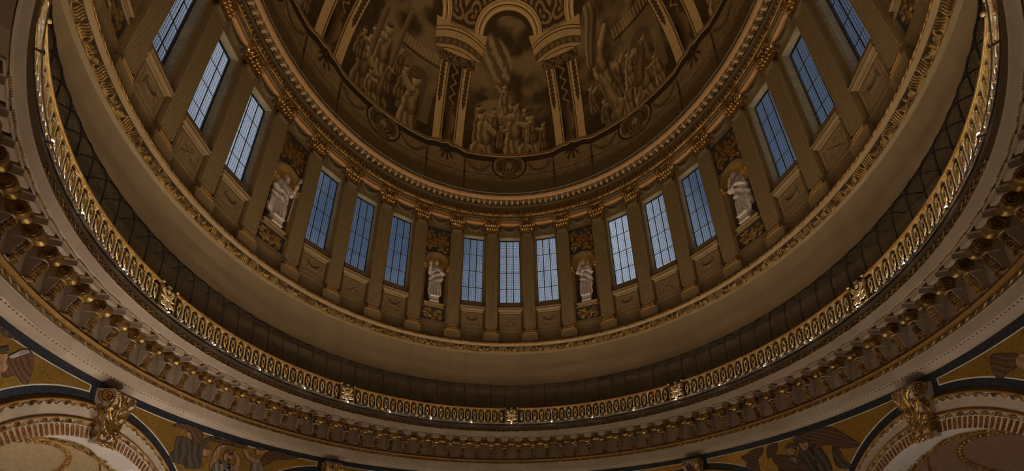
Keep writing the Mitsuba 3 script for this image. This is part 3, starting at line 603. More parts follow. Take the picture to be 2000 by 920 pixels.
# loudspeakers standing on the gallery behind the railing
spk = cat([tube([(0, 0, 0), (0, 0, 0.05), (0, 0, 0.55), (0, 0, 0.62)], [0.40, 0.46, 0.46, 0.36], 20)])
rimm = tube(np.stack([0.40 * np.cos(a), 0.40 * np.sin(a), np.full(20, 0.63)], -1), 0.03, 5, closed=True)
group('speaker_set', {'body': (spk, 'dark_paint', 40), 'rim': (rimm, 'iron', True), 'stand': (boxm(-0.2, 0.2, -0.2, 0.2, -0.92, 0.02), 'iron', False)})
for s in (-1, 1):
    k = put('loudspeaker', 'speaker_set', frame(s * 22.9, 17.75, RZ + 0.94)); tag(k, f'dark drum-shaped loudspeaker behind the railing, {side(s)} of the middle standard', 'loudspeaker')

# gilt console brackets under the gallery
def console():
    body = []
    pts = [(0.02, 0.10), (-0.14, 0.12), (-0.20, 0.20), (-0.24, 0.40), (-0.34, 0.62), (-0.44, 0.76), (-0.44, 0.86), (-0.30, 0.90), (-0.34, 0.98), (-0.36, 1.10), (-0.80, 1.44), (0.02, 1.44)]
    m = trimesh.creation.extrude_polygon(Polygon(pts), 0.36, engine='earcut'); v = m.vertices; m.vertices = np.stack([v[:, 2] - 0.18, v[:, 0], v[:, 1]], -1)
    return m
def volute():
    cy_, cz_ = -0.58, 1.17; ms = []
    prof_ = [(-0.24, 0.255), (-0.19, 0.30), (-0.10, 0.285), (-0.055, 0.25), (0.055, 0.25), (0.10, 0.285), (0.19, 0.30), (0.24, 0.255)]
    an = np.linspace(0, 2 * np.pi, 25)
    v = np.array([[(x, cy_ + r * math.cos(t), cz_ + r * math.sin(t)) for x, r in prof_] for t in an]).reshape(-1, 3)
    ms.append(M_(v, grid_faces(25, len(prof_))))
    for s in (-1, 1):
        ms.append(M_(np.vstack([[(s * 0.24, cy_, cz_)], [(s * 0.24, cy_ + 0.255 * math.cos(t), cz_ + 0.255 * math.sin(t)) for t in an]]), [(0, i, i + 1) for i in range(1, 25)]))
        p, w = spiral((cy_, cz_), 0.235, 2.1, 1.2, s, 0.032, 0.02, 34); ms.append(tube(np.stack([np.full(34, s * 0.245), p[:, 0], p[:, 1]], -1), w, 5, up=(1, 0, 0)))
        ms.append(tube([(s * 0.2, cy_ + 0.2, cz_ + 0.2), (s * 0.2, -0.1, cz_ + 0.24), (s * 0.2, -0.02, cz_ + 0.2)], [0.05, 0.045, 0.04], 6))
    return cat(ms)
def cleaf():
    path = np.array([(-0.18, 0.14), (-0.25, 0.30), (-0.33, 0.48), (-0.44, 0.66), (-0.50, 0.78), (-0.42, 0.86)]); ms = []
    t = np.linspace(0, 1, 9); py_, pz_ = np.interp(t, np.linspace(0, 1, 6), path[:, 0]), np.interp(t, np.linspace(0, 1, 6), path[:, 1])
    for i in range(9):
        for x in (-0.13, -0.045, 0.045, 0.13):
            ms.append(ball((x * (1 - 0.1 * i / 9), py_[i] - 0.03 + 0.3 * abs(x), pz_[i]), 0.066, (0.75, 0.9, 1.1), 0))
    for x in (-0.11, 0.11): ms.append(tube([(x, -0.16, 0.05), (x, -0.24, 0.09), (x, -0.20, 0.16)], [0.06, 0.075, 0.06], 7))
    ms.append(tube([(-0.2, -0.16, 0.10), (0.2, -0.16, 0.10)], 0.06, 7))
    return cat(ms)
cap = boxm(-0.19, 0.19, -0.50, -0.1, 0.86, 0.93)
block = cat([boxm(-0.28, 0.28, -0.93, 0.02, 1.44, 1.70), boxm(-0.31, 0.31, -0.96, 0.02, 1.66, 1.70)])
cmould = cat([boxm(-0.34, 0.34, -0.99, 0.02, 1.70, 1.78)] + [ball((x, -1.0, 1.74), 0.036, sub=0) for x in np.linspace(-0.32, 0.32, 8)] + [ball((s * 0.345, y_, 1.74), 0.036, sub=0) for s in (-1, 1) for y_ in np.linspace(-0.95, -0.05, 10)])
group('console_set', {'body': (console(), 'stone', False), 'body__cap': (cap, 'white_stone', False), 'volute': (volute(), 'gold_old', 40), 'acanthus_leaf': (cleaf(), 'gold_old', 30), 'block': (block, 'stone', False), 'block__moulding': (cmould, 'gold_old', False)})
rim = lambda x0, x1, y0, y1, w, z0, z1: cat([boxm(x0, x1, y0, y0 + w, z0, z1), boxm(x0, x1, y1 - w, y1, z0, z1), boxm(x0, x0 + w, y0, y1, z0, z1), boxm(x1 - w, x1, y0, y1, z0, z1)])
cof = relief(flower((0, 0), 0.16, 8) + [(np.array([[0.0, 0.0]]), 0.08)], -0.22, 0.22, -0.22, 0.22, 25, 25); cof.vertices = cof.vertices[:, [0, 2, 1]] + (0, -0.55, -0.02)
group('coffer_set', {'frame': (rim(-0.27, 0.27, -0.93, -0.18, 0.05, -0.09, 0.01), 'stone', False), 'frame__gilt_moulding': (rim(-0.22, 0.22, -0.88, -0.23, 0.045, -0.06, 0.01), 'gold_old', False),
                     'panel': (boxm(-0.2, 0.2, -0.86, -0.25, -0.012, 0.01), 'dark_paint', False), 'rosette': (cof, 'gold', True)})
for i in range(-36, 36):
    put('trim_3__console_bracket', 'console_set', frame((i + 0.5) * 3.75, 18.20, 10.42)); put('trim_3__coffer', 'coffer_set', frame(i * 3.75, 18.20, 12.19))
for nm_, m, mt in (('leaf_and_dart', rope(16.955, 12.67, 288, 0.026, 0.085, pts=6), 'gold_old'), ('leaf_and_dart', rope(16.97, 12.55, 288, 0.018, 0.02), 'gold_old'), ('bead_row', beads(18.04, 11.86, 300, 0.075, (0.9, .8, 1)), 'gold_old'), ('bead_row', beads(18.10, 11.72, 420, 0.05), 'gold_old'),
                   ('leaf_tongue_row', rope(18.36, 10.235, 230, 0.042, 0.055, pts=6), 'gold'), ('bead_row', beads(18.27, 10.27, 330, 0.035), 'gold'), ('twisted_cord', beads(18.61, 9.62, 520, 0.034, (1.5, 1, 0.9)), 'cord_brown'), ('bead_row', beads(18.62, 9.66, 260, 0.03, (1.6, 1, 1)), 'gold_old'), ('fine_line', rope(18.12, 10.40, 60, 0.016, 0.0), 'gold')):
    k = add('trim_3__' + nm_, m, mt, True); labels[k] = {'kind': 'stuff', 'label': 'small repeated gilt moulding'}

# acanthus scrolls of the frieze under the drum: carved units 7.5 degrees long
def frieze_unit():
    W = 2.34; st = []
    for s in (-1, 1):
        st += [spiral((s * 0.30, 0.22), 0.17, 1.7, math.pi * (0.5 + 0.5 * s), s, 0.05, 0.03, 24)] + flower((s * 0.30, 0.22), 0.07, 5)
        st += [arc((s * 0.14, 0.05), (s * 0.55, 0.05), s * 0.1, 0.05, 0.04), arc((s * 0.46, 0.30), (s * 0.60, 0.42), s * 0.3, 0.045, 0.02)]
        for i in range(5):
            x = s * (0.58 + 0.115 * i); st.append((np.stack([x + s * 0.05 * np.sin(np.linspace(0, 5.2, 11)) + s * 0.05 * np.linspace(0, 1, 11), np.linspace(0.02, 0.47, 11)], -1), np.linspace(0.045, 0.03, 11)))
    st += spray((0, 0.04), math.pi / 2, 0.42, 0.05, 4) + [arc((0, 0.03), (0.14, 0.05), 0.2, .05, .04), arc((0, 0.03), (-0.14, 0.05), -0.2, .05, .04)]
    m = relief(st, -W / 2, W / 2, 0.0, 0.5, 150, 34, 0.0, 1.25)
    v = m.vertices; th = np.degrees(v[:, 0] / 17.72); u = v[:, 2] / 0.5
    R = 17.87 - 0.33 * u + v[:, 1] * 0.72; z = 20.16 + 0.365 * u + v[:, 1] * 0.60
    m.vertices = polar(R, th, z); return m
fu = frieze_unit(); fu.apply_transform(np.linalg.inv(frame(0, 17.7, 20.3)))
buds = cat([ball((s * 0.42, -0.02, 0.14), 0.075, (1.1, .8, .9), 1) for s in (-1, 1)])
group('frieze_unit_set', {'acanthus': (fu, 'gold_old', True), 'acanthus__bud': (ball((-0.30, -0.10, 0.0), 0.075, (1.1, .8, .9), 1), 'swag_grey', True)})
for i in range(-17, 18): put('trim_2__acanthus_scroll', 'frieze_unit_set', frame(7.5 * i, 17.7, 20.3))
# ---------------------------------------------------------------- the eight arches, mosaic spandrels, keystones, vaults behind
AD, ZT, RT = 19.0, 9.37, 18.95             # plane of the arches; top edge of the spandrels
def ext(u, grow=0.0):                      # height of the arch's outer edge at angle u from its axis
    s = AD * np.tan(np.radians(u)); return 1.0 + np.sqrt(np.maximum((7.3 + grow) ** 2 - s * s, 0.0))
def surf(th, z, off=0.0):
    u = np.asarray(th, float) - 45 * np.round(np.asarray(th, float) / 45); e = ext(u); v = np.clip((ZT - z) / (ZT - e), 0, 1.05)
    return polar(RT + (AD / np.cos(np.radians(u)) - RT) * v - off, th, z)
def sheet(ths, zlo, zhi, off, nz=10):
    v = np.linspace(0, 1, nz)[None]; z = zlo[:, None] + (zhi - zlo)[:, None] * v
    return M_(surf(np.repeat(ths[:, None], nz, 1), z, off).reshape(-1, 3), grid_faces(len(ths), nz))
def field(c, g, off, cut):
    """mosaic field kept a distance g inside the blue border; it stops cut degrees short of the keystones"""
    ths = np.linspace(c - 22.5 + cut, c + 22.5 - cut, 140); u = ths - 45 * np.round(ths / 45)
    lo, hi = ext(u, g + 0.02), np.full(140, ZT - g); ok = hi > lo + 0.02
    return sheet(ths[ok], lo[ok], hi[ok], off)
def figure(pts, off=0.03, grow=0.0):
    q = np.asarray(pts, float)
    for _ in range(2): r_ = np.roll(q, -1, 0); q = np.stack([0.75 * q + 0.25 * r_, 0.25 * q + 0.75 * r_], 1).reshape(-1, 2)
    pg = Polygon([(t * 0.331, z) for t, z in q]).buffer(0.04).buffer(-0.04 + grow)
    pg = Polygon([(t / 0.331, z) for t, z in (pg if pg.geom_type == 'Polygon' else max(pg.geoms, key=lambda g: g.area)).exterior.coords])
    if pg.geom_type != 'Polygon': pg = max(pg.geoms, key=lambda g: g.area)
    cs_ = pg.simplify(0.008).exterior
    m = trimesh.creation.extrude_polygon(Polygon(cs_), 1.0, engine='earcut')
    v_, f_ = trimesh.remesh.subdivide_to_size(m.vertices * (0.331, 1, 0.2), m.faces, 0.35); v_ = v_ / (0.331, 1, 0.2)
    return M_(surf(v_[:, 0], v_[:, 1], off - 0.05 * (1 - v_[:, 2])), f_)
def tess(c0, c1, fq=2.2, streak=0.0):
    """mosaic of one colour family: folds of drapery or feathers laid in small stones"""
    def f(p, n, uv):
        th = dr.atan2(p.x, p.y) * 18.9
        w = 0.5 + 0.5 * dr.sin((th * (1.0 if streak == 0 else 0.8) + p.z * (0.35 if streak == 0 else 1.3)) * fq * 3.2 + 5.0 * noise(th * 1.6, p.z * 1.6, 2.0))
        k = cell_rand(dr.floor(th / 0.035), dr.floor(p.z / 0.035), 3.0)
        return mix(c0, c1, dr.clip(0.28 + 0.42 * smoothstep(0.1, 0.9, w) + 0.3 * (k - 0.5), 0, 1))
    return P(proc(f), 0.5, 0.0, 0.3)
scene.update({'tess_robe': tess((0.018, 0.016, 0.017), (0.125, 0.095, 0.075), 5.0), 'tess_flesh': tess((0.20, 0.10, 0.055), (0.42, 0.25, 0.15), 6.0), 'tess_wing': tess((0.035, 0.020, 0.016), (0.17, 0.088, 0.055), 6.0, 1.5),
              'tess_cloth': tess((0.05, 0.042, 0.04), (0.33, 0.27, 0.22), 5.0), 'tess_outline': P((0.022, 0.016, 0.013), 0.5), 'tess_red': tess((0.13, 0.035, 0.03), (0.26, 0.07, 0.05)), 'tess_slate': tess((0.15, 0.14, 0.15), (0.42, 0.38, 0.38), 2.0)})
FIG = {
'L_wing':[(-77.88,8.76),(-76.6,9.06),(-74.52,9.12),(-72.73,9.09),(-71.71,8.87),(-71.81,8.25),(-73.19,8.23),(-74.0,8.8),(-75.39,8.82),(-76.66,8.81)],
'L_robe':[(-76.36,8.24),(-75.47,8.41),(-73.35,8.38),(-71.44,8.23),(-70.68,8.19),(-70.56,7.7),(-71.04,7.5),(-70.31,7.28),(-70.2,7.02),(-71.42,6.87),(-73.01,6.8),(-73.56,7.02),(-75.79,6.89),(-76.55,7.13),(-75.96,7.6),(-76.14,7.95)],
'L_arm':[(-71.65,8.49),(-70.66,8.86),(-69.01,9.04),(-68.22,8.97),(-68.78,8.75),(-70.12,8.68),(-70.86,8.39),(-71.47,8.28)],
'L_head':[(-71.06,8.21),(-70.47,8.35),(-69.86,8.26),(-69.62,8.06),(-69.94,7.78),(-70.41,7.66),(-70.97,7.78)],
'L_foot':[(-75.15,8.63),(-74.63,8.76),(-73.99,8.69),(-73.72,8.4),(-74.19,8.38),(-74.7,8.51)],
'trumpet':[(-69.89,8.82),(-68.47,8.86),(-65.97,8.95),(-63.46,8.99),(-62.97,8.92),(-63.21,8.75),(-63.8,8.76),(-66.28,8.69),(-68.69,8.7),(-70.01,8.61)],
'M_head':[(-66.98,8.23),(-66.76,8.42),(-65.91,8.49),(-65.31,8.31),(-65.35,7.9),(-66.04,7.67),(-66.61,7.68),(-67.15,7.87)],
'M_armL':[(-69.17,7.81),(-69.04,8.22),(-68.42,8.55),(-67.16,8.67),(-67.37,8.48),(-67.97,8.31),(-67.99,7.91),(-67.87,7.58),(-68.69,7.4),(-69.03,7.05),(-69.17,7.09)],
'M_armR':[(-65.4,8.59),(-64.73,8.3),(-63.82,8.14),(-63.38,7.76),(-63.64,7.28),(-64.31,7.23),(-64.84,7.53),(-64.26,7.75),(-64.74,8.06),(-65.28,8.25)],
'M_torso':[(-68.34,7.43),(-67.45,7.73),(-66.61,7.57),(-65.08,7.63),(-64.1,7.42),(-63.8,7.09),(-69.07,6.71),(-68.94,7.11)],
'R_head':[(-61.3,8.87),(-60.6,9.08),(-59.64,9.07),(-59.28,8.85),(-59.47,8.65),(-60.54,8.51),(-61.2,8.64)],
'R_arm':[(-63.82,8.79),(-63.43,8.93),(-62.86,8.69),(-62.35,8.43),(-60.91,8.3),(-60.02,8.37),(-59.95,8.07),(-61.03,8.0),(-62.55,8.18),(-63.46,8.46)],
'R_wing':[(-59.82,8.38),(-58.67,8.83),(-58.22,9.06),(-56.52,9.12),(-54.46,9.01),(-51.65,9.08),(-52.57,8.89),(-54.82,8.67),(-56.85,8.54),(-58.28,8.06),(-59.1,7.95)],
'R_red':[(-59.57,8.28),(-58.36,8.43),(-57.42,8.46),(-58.31,8.13),(-59.2,8.03)],
'R_torso':[(-61.22,7.98),(-60.02,8.37),(-59.21,8.06),(-58.55,7.44),(-60.98,7.29),(-61.13,7.63)],
'C_wing':[(-105.11,8.32),(-104.51,8.54),(-103.95,8.81),(-103.21,8.96),(-102.58,8.96),(-101.74,8.7),(-101.29,8.3),(-100.93,7.84),(-101.5,7.75),(-102.1,7.82),(-102.88,7.97),(-103.41,7.81),(-103.99,7.64),(-104.54,7.71),(-104.37,8.03)],
'C_grey':[(-105.07,8.33),(-104.5,8.52),(-103.93,8.8),(-103.2,8.94),(-102.66,8.9),(-103.2,8.73),(-103.79,8.55),(-104.35,8.34)],
'C_body':[(-106.22,8.25),(-105.61,8.32),(-105.3,8.44),(-104.94,8.31),(-104.88,8.1),(-104.2,8.06),(-104.33,7.85),(-104.73,7.68),(-105.08,7.7)],
'C_leaf':[(-106.42,8.47),(-105.83,8.58),(-105.65,8.68),(-105.66,8.57),(-105.26,8.56),(-105.82,8.43),(-106.18,8.33)],
'C_dark':[(-108.03,9.07),(-107.09,9.1),(-105.38,9.04),(-103.75,9.06),(-104.85,9.02),(-105.8,9.0),(-106.34,8.9),(-107.24,8.89)],
'A_wing':[(66.02,8.95),(67.85,8.95),(70.16,8.95),(72.86,8.95),(74.26,8.63),(75.6,8.07),(77.29,7.47),(76.71,7.38),(73.99,7.53),(72.64,7.88),(70.89,8.09),(69.86,7.91),(68.68,8.07)],
'A_robe':[(65.93,8.9),(67.16,8.85),(69.0,8.78),(69.37,8.29),(70.3,8.04),(70.9,7.49),(71.26,6.69),(70.81,6.29),(66.46,6.61),(65.98,7.27),(66.09,7.78),(66.98,8.22),(66.3,8.46)],
'A_head':[(67.16,8.85),(68.31,8.68),(68.73,8.35),(68.21,8.0),(67.26,7.97),(66.89,8.29)],
'A_pillar':[(72.54,7.88),(73.38,7.75),(73.64,6.82),(74.79,6.51),(74.27,6.34),(71.93,6.58),(72.0,7.28)],
'N_head':[(64.25,8.53),(64.96,8.67),(65.87,8.59),(66.3,8.34),(65.77,7.98),(64.78,7.9),(64.1,8.01),(64.09,8.25)],
'N_torso':[(60.96,8.27),(62.22,8.2),(63.88,7.97),(65.14,7.86),(66.56,7.51),(66.91,6.97),(66.92,6.57),(61.16,7.0),(61.88,7.42),(61.07,7.72)],
'N_sash':[(64.3,7.82),(65.41,7.79),(66.36,7.5),(66.07,7.32),(64.89,7.42),(64.33,7.64)],
'B_ox':[(54.93,8.61),(56.2,8.7),(56.96,8.71),(57.1,8.88),(59.68,8.92),(59.86,8.72),(58.96,8.37),(58.11,8.25),(58.05,7.7),(58.03,7.21),(55.76,7.35),(55.49,7.87),(56.0,8.21),(55.18,8.4)],
'B_post':[(60.6,8.9),(62.94,8.97),(62.35,8.34),(60.92,8.21),(60.19,8.03),(60.04,8.28)],
'T_wing':[(74.5,8.44),(75.17,8.15),(76.19,7.73),(77.4,7.48),(76.61,7.38),(74.95,7.38),(73.58,7.67)],
'D_wing':[(100.89,8.79),(102.63,8.54),(104.08,8.29),(103.77,8.02),(102.79,7.86),(101.62,7.89),(100.84,7.74),(100.22,7.86),(100.31,8.38)],
'D_body':[(103.7,8.2),(104.31,8.25),(104.92,8.14),(103.71,7.51),(103.35,7.78),(103.14,7.97)],
}
SPF = {-67.5: [('figure', 'L_robe', 'tess_robe'), ('wing', 'L_wing', 'tess_wing'), ('arm', 'L_arm', 'tess_robe'), ('head', 'L_head', 'tess_flesh'), ('foot', 'L_foot', 'tess_flesh'), ('torso', 'M_torso', 'tess_cloth'), ('arm', 'M_armL', 'tess_flesh'),
                ('arm', 'M_armR', 'tess_flesh'), ('head', 'M_head', 'tess_flesh'), ('torso', 'R_torso', 'tess_cloth'), ('wing', 'R_wing', 'tess_wing'), ('wing_lining', 'R_red', 'tess_red'), ('arm', 'R_arm', 'tess_flesh'), ('head', 'R_head', 'tess_flesh'), ('scroll_case', 'trumpet', 'tess_wing')],
       -112.5: [('dark_cloud', 'C_dark', 'tess_robe'), ('wing', 'C_wing', 'tess_wing'), ('wing_shoulder', 'C_grey', 'tess_slate'), ('body', 'C_body', 'tess_flesh'), ('sash', 'C_leaf', 'tess_robe')],
       67.5: [('ox', 'B_ox', 'tess_wing'), ('trunk', 'B_post', 'tess_wing'), ('pillar', 'A_pillar', 'tess_robe'), ('figure', 'A_robe', 'tess_robe'), ('wing', 'A_wing', 'tess_wing'), ('head', 'A_head', 'tess_flesh'), ('torso', 'N_torso', 'tess_wing'), ('sash', 'N_sash', 'tess_cloth'), ('head', 'N_head', 'tess_flesh')],
       112.5: [('wing', 'D_wing', 'tess_wing'), ('body', 'D_body', 'tess_flesh')]}
SPL = {-22.5: 'gold mosaic spandrel low to the left of the middle axis', 22.5: 'gold mosaic spandrel low to the right of the middle axis', -67.5: 'gold mosaic spandrel with two winged figures holding a long scroll case over a seated figure',
       67.5: 'gold mosaic spandrel with a dark-robed winged figure, a seated youth and an ox head', -112.5: 'gold mosaic spandrel at the left edge with a brown-winged cherub', 112.5: 'gold mosaic spandrel at the right edge with a brown-winged cherub'}
for i in range(8):
    c = -157.5 + 45 * i
    ths = np.linspace(c - 22.5, c + 22.5, 160); u = ths - 45 * np.round(ths / 45)
    k = key('mosaic_spandrel'); scene[k + '__border'] = mikit.ply(sheet(ths, ext(u), np.full(160, ZT), 0.0), 'tess_blue', True)
    tag(k, SPL[c], 'mosaic') if c in SPL else tag(k, 'gold mosaic spandrel with blue border behind the viewpoint', kind='structure')
    scene[k + '__pale_line'] = mikit.ply(field(c, 0.37, 0.012, 2.7), 'white_stone', True); scene[k + '__gold_field'] = mikit.ply(field(c, 0.43, 0.024, 2.95), 'tess_gold', True)
    cnt = {}
    for j, (nm_, pk, mt) in enumerate(SPF.get(c, [])):
        q = cnt.get(nm_, 0); cnt[nm_] = q + 1
        kk = f'{k}__{nm_}' + ('' if q == 0 else f'_{q:03d}')
        scene[kk] = mikit.ply(figure(FIG[pk], 0.040 + 0.004 * j), mt); scene[kk + '__outline'] = mikit.ply(figure(FIG[pk], 0.038 + 0.004 * j, 0.022), 'tess_outline')
        if nm_ == 'head':
            q_ = np.asarray(FIG[pk]); zc = q_[:, 1].mean(); up = Polygon(FIG[pk]).buffer(0).intersection(sbox(-200, zc + 0.10, 200, 20)); up = up if up.geom_type == 'Polygon' else max(up.geoms, key=lambda g: g.area)
            scene[kk + '__hair'] = mikit.ply(figure(list(up.exterior.coords)[:-1], 0.0425 + 0.004 * j, 0.02), 'tess_wing')

# archivolt bands, in the frame of the arch: t = 0 outer edge, 1 inner edge
def sweep(prof, a0=0.0, a1=180.0, n=90):
    a = np.radians(np.linspace(a0, a1, n)); pr = np.asarray(prof, float)
    c = 1.0 - 0.8 * pr[:, 0]; R = 7.3 - 0.9 * pr[:, 0]
    v = np.stack([R[None] * np.cos(a)[:, None], np.broadcast_to(pr[None, :, 1], (n, len(pr))), c[None] + R[None] * np.sin(a)[:, None]], -1).reshape(-1, 3)
    return M_(v, grid_faces(n, len(pr)))
def on_arch(t, deg, y=0.0):
    a = math.radians(deg); R, c = 7.3 - 0.9 * t, 1.0 - 0.8 * t
    return np.array([R * math.cos(a), y, c + R * math.sin(a)])
def arch_rope(t, n, r, h, y, a0=20, a1=160, pts=6):
    a = np.linspace(a0, a1, int(n * pts)); ph_ = np.arange(len(a)) * 2 * np.pi / pts
    return tube([on_arch(t + h * math.sin(p_), d_, y - 0.03 * math.cos(p_ * 0.5)) for d_, p_ in zip(a, ph_)], r * (1 + 0.3 * np.cos(ph_)), 5)
parts = {'grey_edge': (sweep([(-0.02, 0.02), (-0.02, -0.03), (0.05, -0.05)]), 'brown_wall', False),
         'orange_moulding': (sweep([(0.05, -0.05), (0.055, -0.17), (0.10, -0.18), (0.115, -0.13)]), 'gold_paint', True),
         'leaf_ground': (sweep([(0.115, -0.13), (0.235, -0.085)]), 'stone', False), 'leaf_moulding': (cat([arch_rope(0.175, 46, 0.035, 0.040, -0.115), arch_rope(0.14, 46, 0.02, 0.012, -0.13)]), 'gold_old', True),
         'fascia': (sweep([(0.235, -0.085), (0.24, -0.065), (0.50, -0.065)]), 'stone', False), 'inner_moulding': (sweep([(0.50, -0.065), (0.505, -0.15), (0.55, -0.155), (0.56, -0.11)]), 'gold_paint', True),
         'scroll_ground': (sweep([(0.56, -0.11), (0.69, -0.075)]), 'stone', False), 'scroll_moulding': (cat([arch_rope(0.625, 60, 0.03, 0.045, -0.10), arch_rope(0.625, 60, 0.022, -0.045, -0.10)]), 'gold_old', True),
         'niche_band': (sweep([(0.69, -0.075), (0.70, -0.05), (1.0, -0.05)]), 'stone', False), 'soffit': (sweep([(1.0, -0.05), (1.0, 1.35)]), 'white_stone', True),
         'soffit_ornament': (cat([arch_rope(1.02, 22, 0.06, 0.06, 1.2, pts=8), arch_rope(1.02, 22, 0.035, 0.02, 1.35)]), 'gold_old', True), 'inner_ring': (sweep([(1.0, 1.35), (1.04, 1.36), (1.04, 1.5)]), 'gold_paint', True)}
def pill(w, h):
    return unary_union([sbox(-w / 2, -h / 2 + w / 2, w / 2, h / 2 - w / 2)] + [Polygon([(w / 2 * math.cos(a), s * (h / 2 - w / 2) + w / 2 * math.sin(a)) for a in np.linspace(0, 2 * np.pi, 13)[:-1]]) for s in (-1, 1)])
pl, pin = plate(pill(0.135, 0.50).difference(pill(0.115, 0.48)), -0.015, 0.02), cat([plate(pill(0.115, 0.48), -0.006, 0.0)])
zz = [tube([((-1) ** i * 0.028, -0.012, -0.21 + 0.06 * i) for i in range(8)], 0.014, 4)]
q = 0
for d in np.arange(28.0, 152.1, 2.05):
    p = on_arch(0.845, d, -0.052); a = math.radians(d - 90); Rm = np.eye(4); Rm[:3, 0] = (math.cos(a), 0, math.sin(a)); Rm[:3, 2] = (-math.sin(a), 0, math.cos(a)); Rm[:3, 3] = p
    s_ = nm('small_niche', q); q += 1
    parts[s_] = (moved(pl, Rm), 'gold_old', False); parts[s_ + '__ground'] = (moved(pin, Rm), 'red_enamel', False); parts[s_ + '__gilding'] = (moved(cat(zz), Rm), 'gold', False)
# half-dome behind the arch
an, bn = np.linspace(0, np.pi, 41)[:, None], np.linspace(0, np.pi / 2, 25)[None]
v = np.stack([6.42 * np.cos(an) * np.ones_like(bn) , 1.42 + 6.0 * np.sin(bn) * np.sin(an), 0.17 + 6.42 * np.sin(an) * np.cos(bn)], -1).reshape(-1, 3)
vault = M_(v, grid_faces(41, 25))
def vpt(x, b): # point of the half-dome at sideways x and depth angle b
    a = math.acos(x / 6.42); return np.array([x, 1.42 + 6.0 * math.sin(b) * math.sin(a), 0.17 + 6.42 * math.sin(a) * math.cos(b)])
g_ = np.linspace(0, 2 * np.pi, 44)[:-1]
ring = [vpt(2.1 * math.cos(t), 0.42 + 0.33 * math.sin(t)) for t in g_]
wreath = cat([tube(ring, 0.07, 6, closed=True)] + [ball(p_ + (0, -0.05, -0.08), 0.13, (1.2, 0.8, 0.9), 0) for p_ in ring] + [tube([vpt(3.6 * math.cos(t), 0.42 + 0.5 * math.sin(t)) for t in g_], 0.05, 5, closed=True)])
for i in range(8):
    a = -135 + 45 * i
    gname = 'arch_set' if abs(a) in (90, 45, 0) else 'arch_plain_set'
    if gname not in scene: group(gname, parts if gname == 'arch_set' else {k_: v_ for k_, v_ in parts.items() if 'small_niche' not in k_ and 'moulding' not in k_})
    k = put('arch', gname, frame(a, AD, 0.0))
    tag(k, {-90: 'great stone arch with gilt bands low at the left edge', 90: 'great stone arch with gilt bands low at the right edge', -45: 'stone arch below the left mosaic, mostly out of view', 45: 'stone arch below the right mosaic, mostly out of view', 0: 'stone arch below the middle axis, out of view'}[a], 'arch') if abs(a) <= 90 else tag(k, 'plain stone arch behind the viewpoint', kind='structure')
    if a != 180:
        k = add('vault', vault, 'vault_gold' if a < 0 else 'vault_red', True, frame(a, AD, 0.0)); tag(k, f'mosaic half-dome behind the great arch {side(a)} of the axis', kind='structure')
        if abs(a) == 90: scene[k + '__wreath'] = {**mikit.ply(wreath, 'gold', True), 'to_world': X(frame(a, AD, 0.0))}
    # pier below each spandrel and the back wall that closes the recess
    k = add('pier', boxm(-1.4, 1.4, 0.0, 3.0, -H, 1.25), 'stone', M=frame(a + 22.5, 20.35, 0.0)); tag(k, 'stone pier between two of the great arches', kind='structure')
    if a != 180:
        k = add('wall_recess', cat([M_([(-6.2, 7.4, -H), (6.2, 7.4, -H), (6.2, 7.4, 0.3), (-6.2, 7.4, 0.3)], [(0, 1, 2), (0, 2, 3)]), M_([(-6.2, 1.0, -H), (-6.2, 7.5, -H), (-6.2, 7.5, 0.3), (-6.2, 1.0, 0.3)], [(0, 1, 2), (0, 2, 3)]), M_([(6.2, 1.0, -H), (6.2, 7.5, -H), (6.2, 7.5, 0.3), (6.2, 1.0, 0.3)], [(0, 1, 2), (0, 2, 3)])]), 'stone', M=frame(a, AD, 0.0)); tag(k, 'stone back wall of the recess behind an arch', kind='structure')
# nave behind the camera
aa = np.linspace(0, np.pi, 25); pr_ = [(6.4 * math.cos(t), 0.25 + 6.4 * math.sin(t)) for t in aa]; pr_ = [(6.4, -H)] + pr_ + [(-6.4, -H)]
nv = np.array([[(x, y_, z) for x, z in pr_] for y_ in (1.4, 24.0)]).reshape(-1, 3)
k = add('wall_nave', cat([M_(nv, grid_faces(2, len(pr_))), M_([(-6.4, 24, -H), (6.4, 24, -H), (6.4, 24, 7), (-6.4, 24, 7)], [(0, 1, 2), (0, 2, 3)])]), 'stone', M=frame(180, AD, 0.0)); tag(k, 'stone barrel vault of the nave behind the viewpoint', kind='structure')

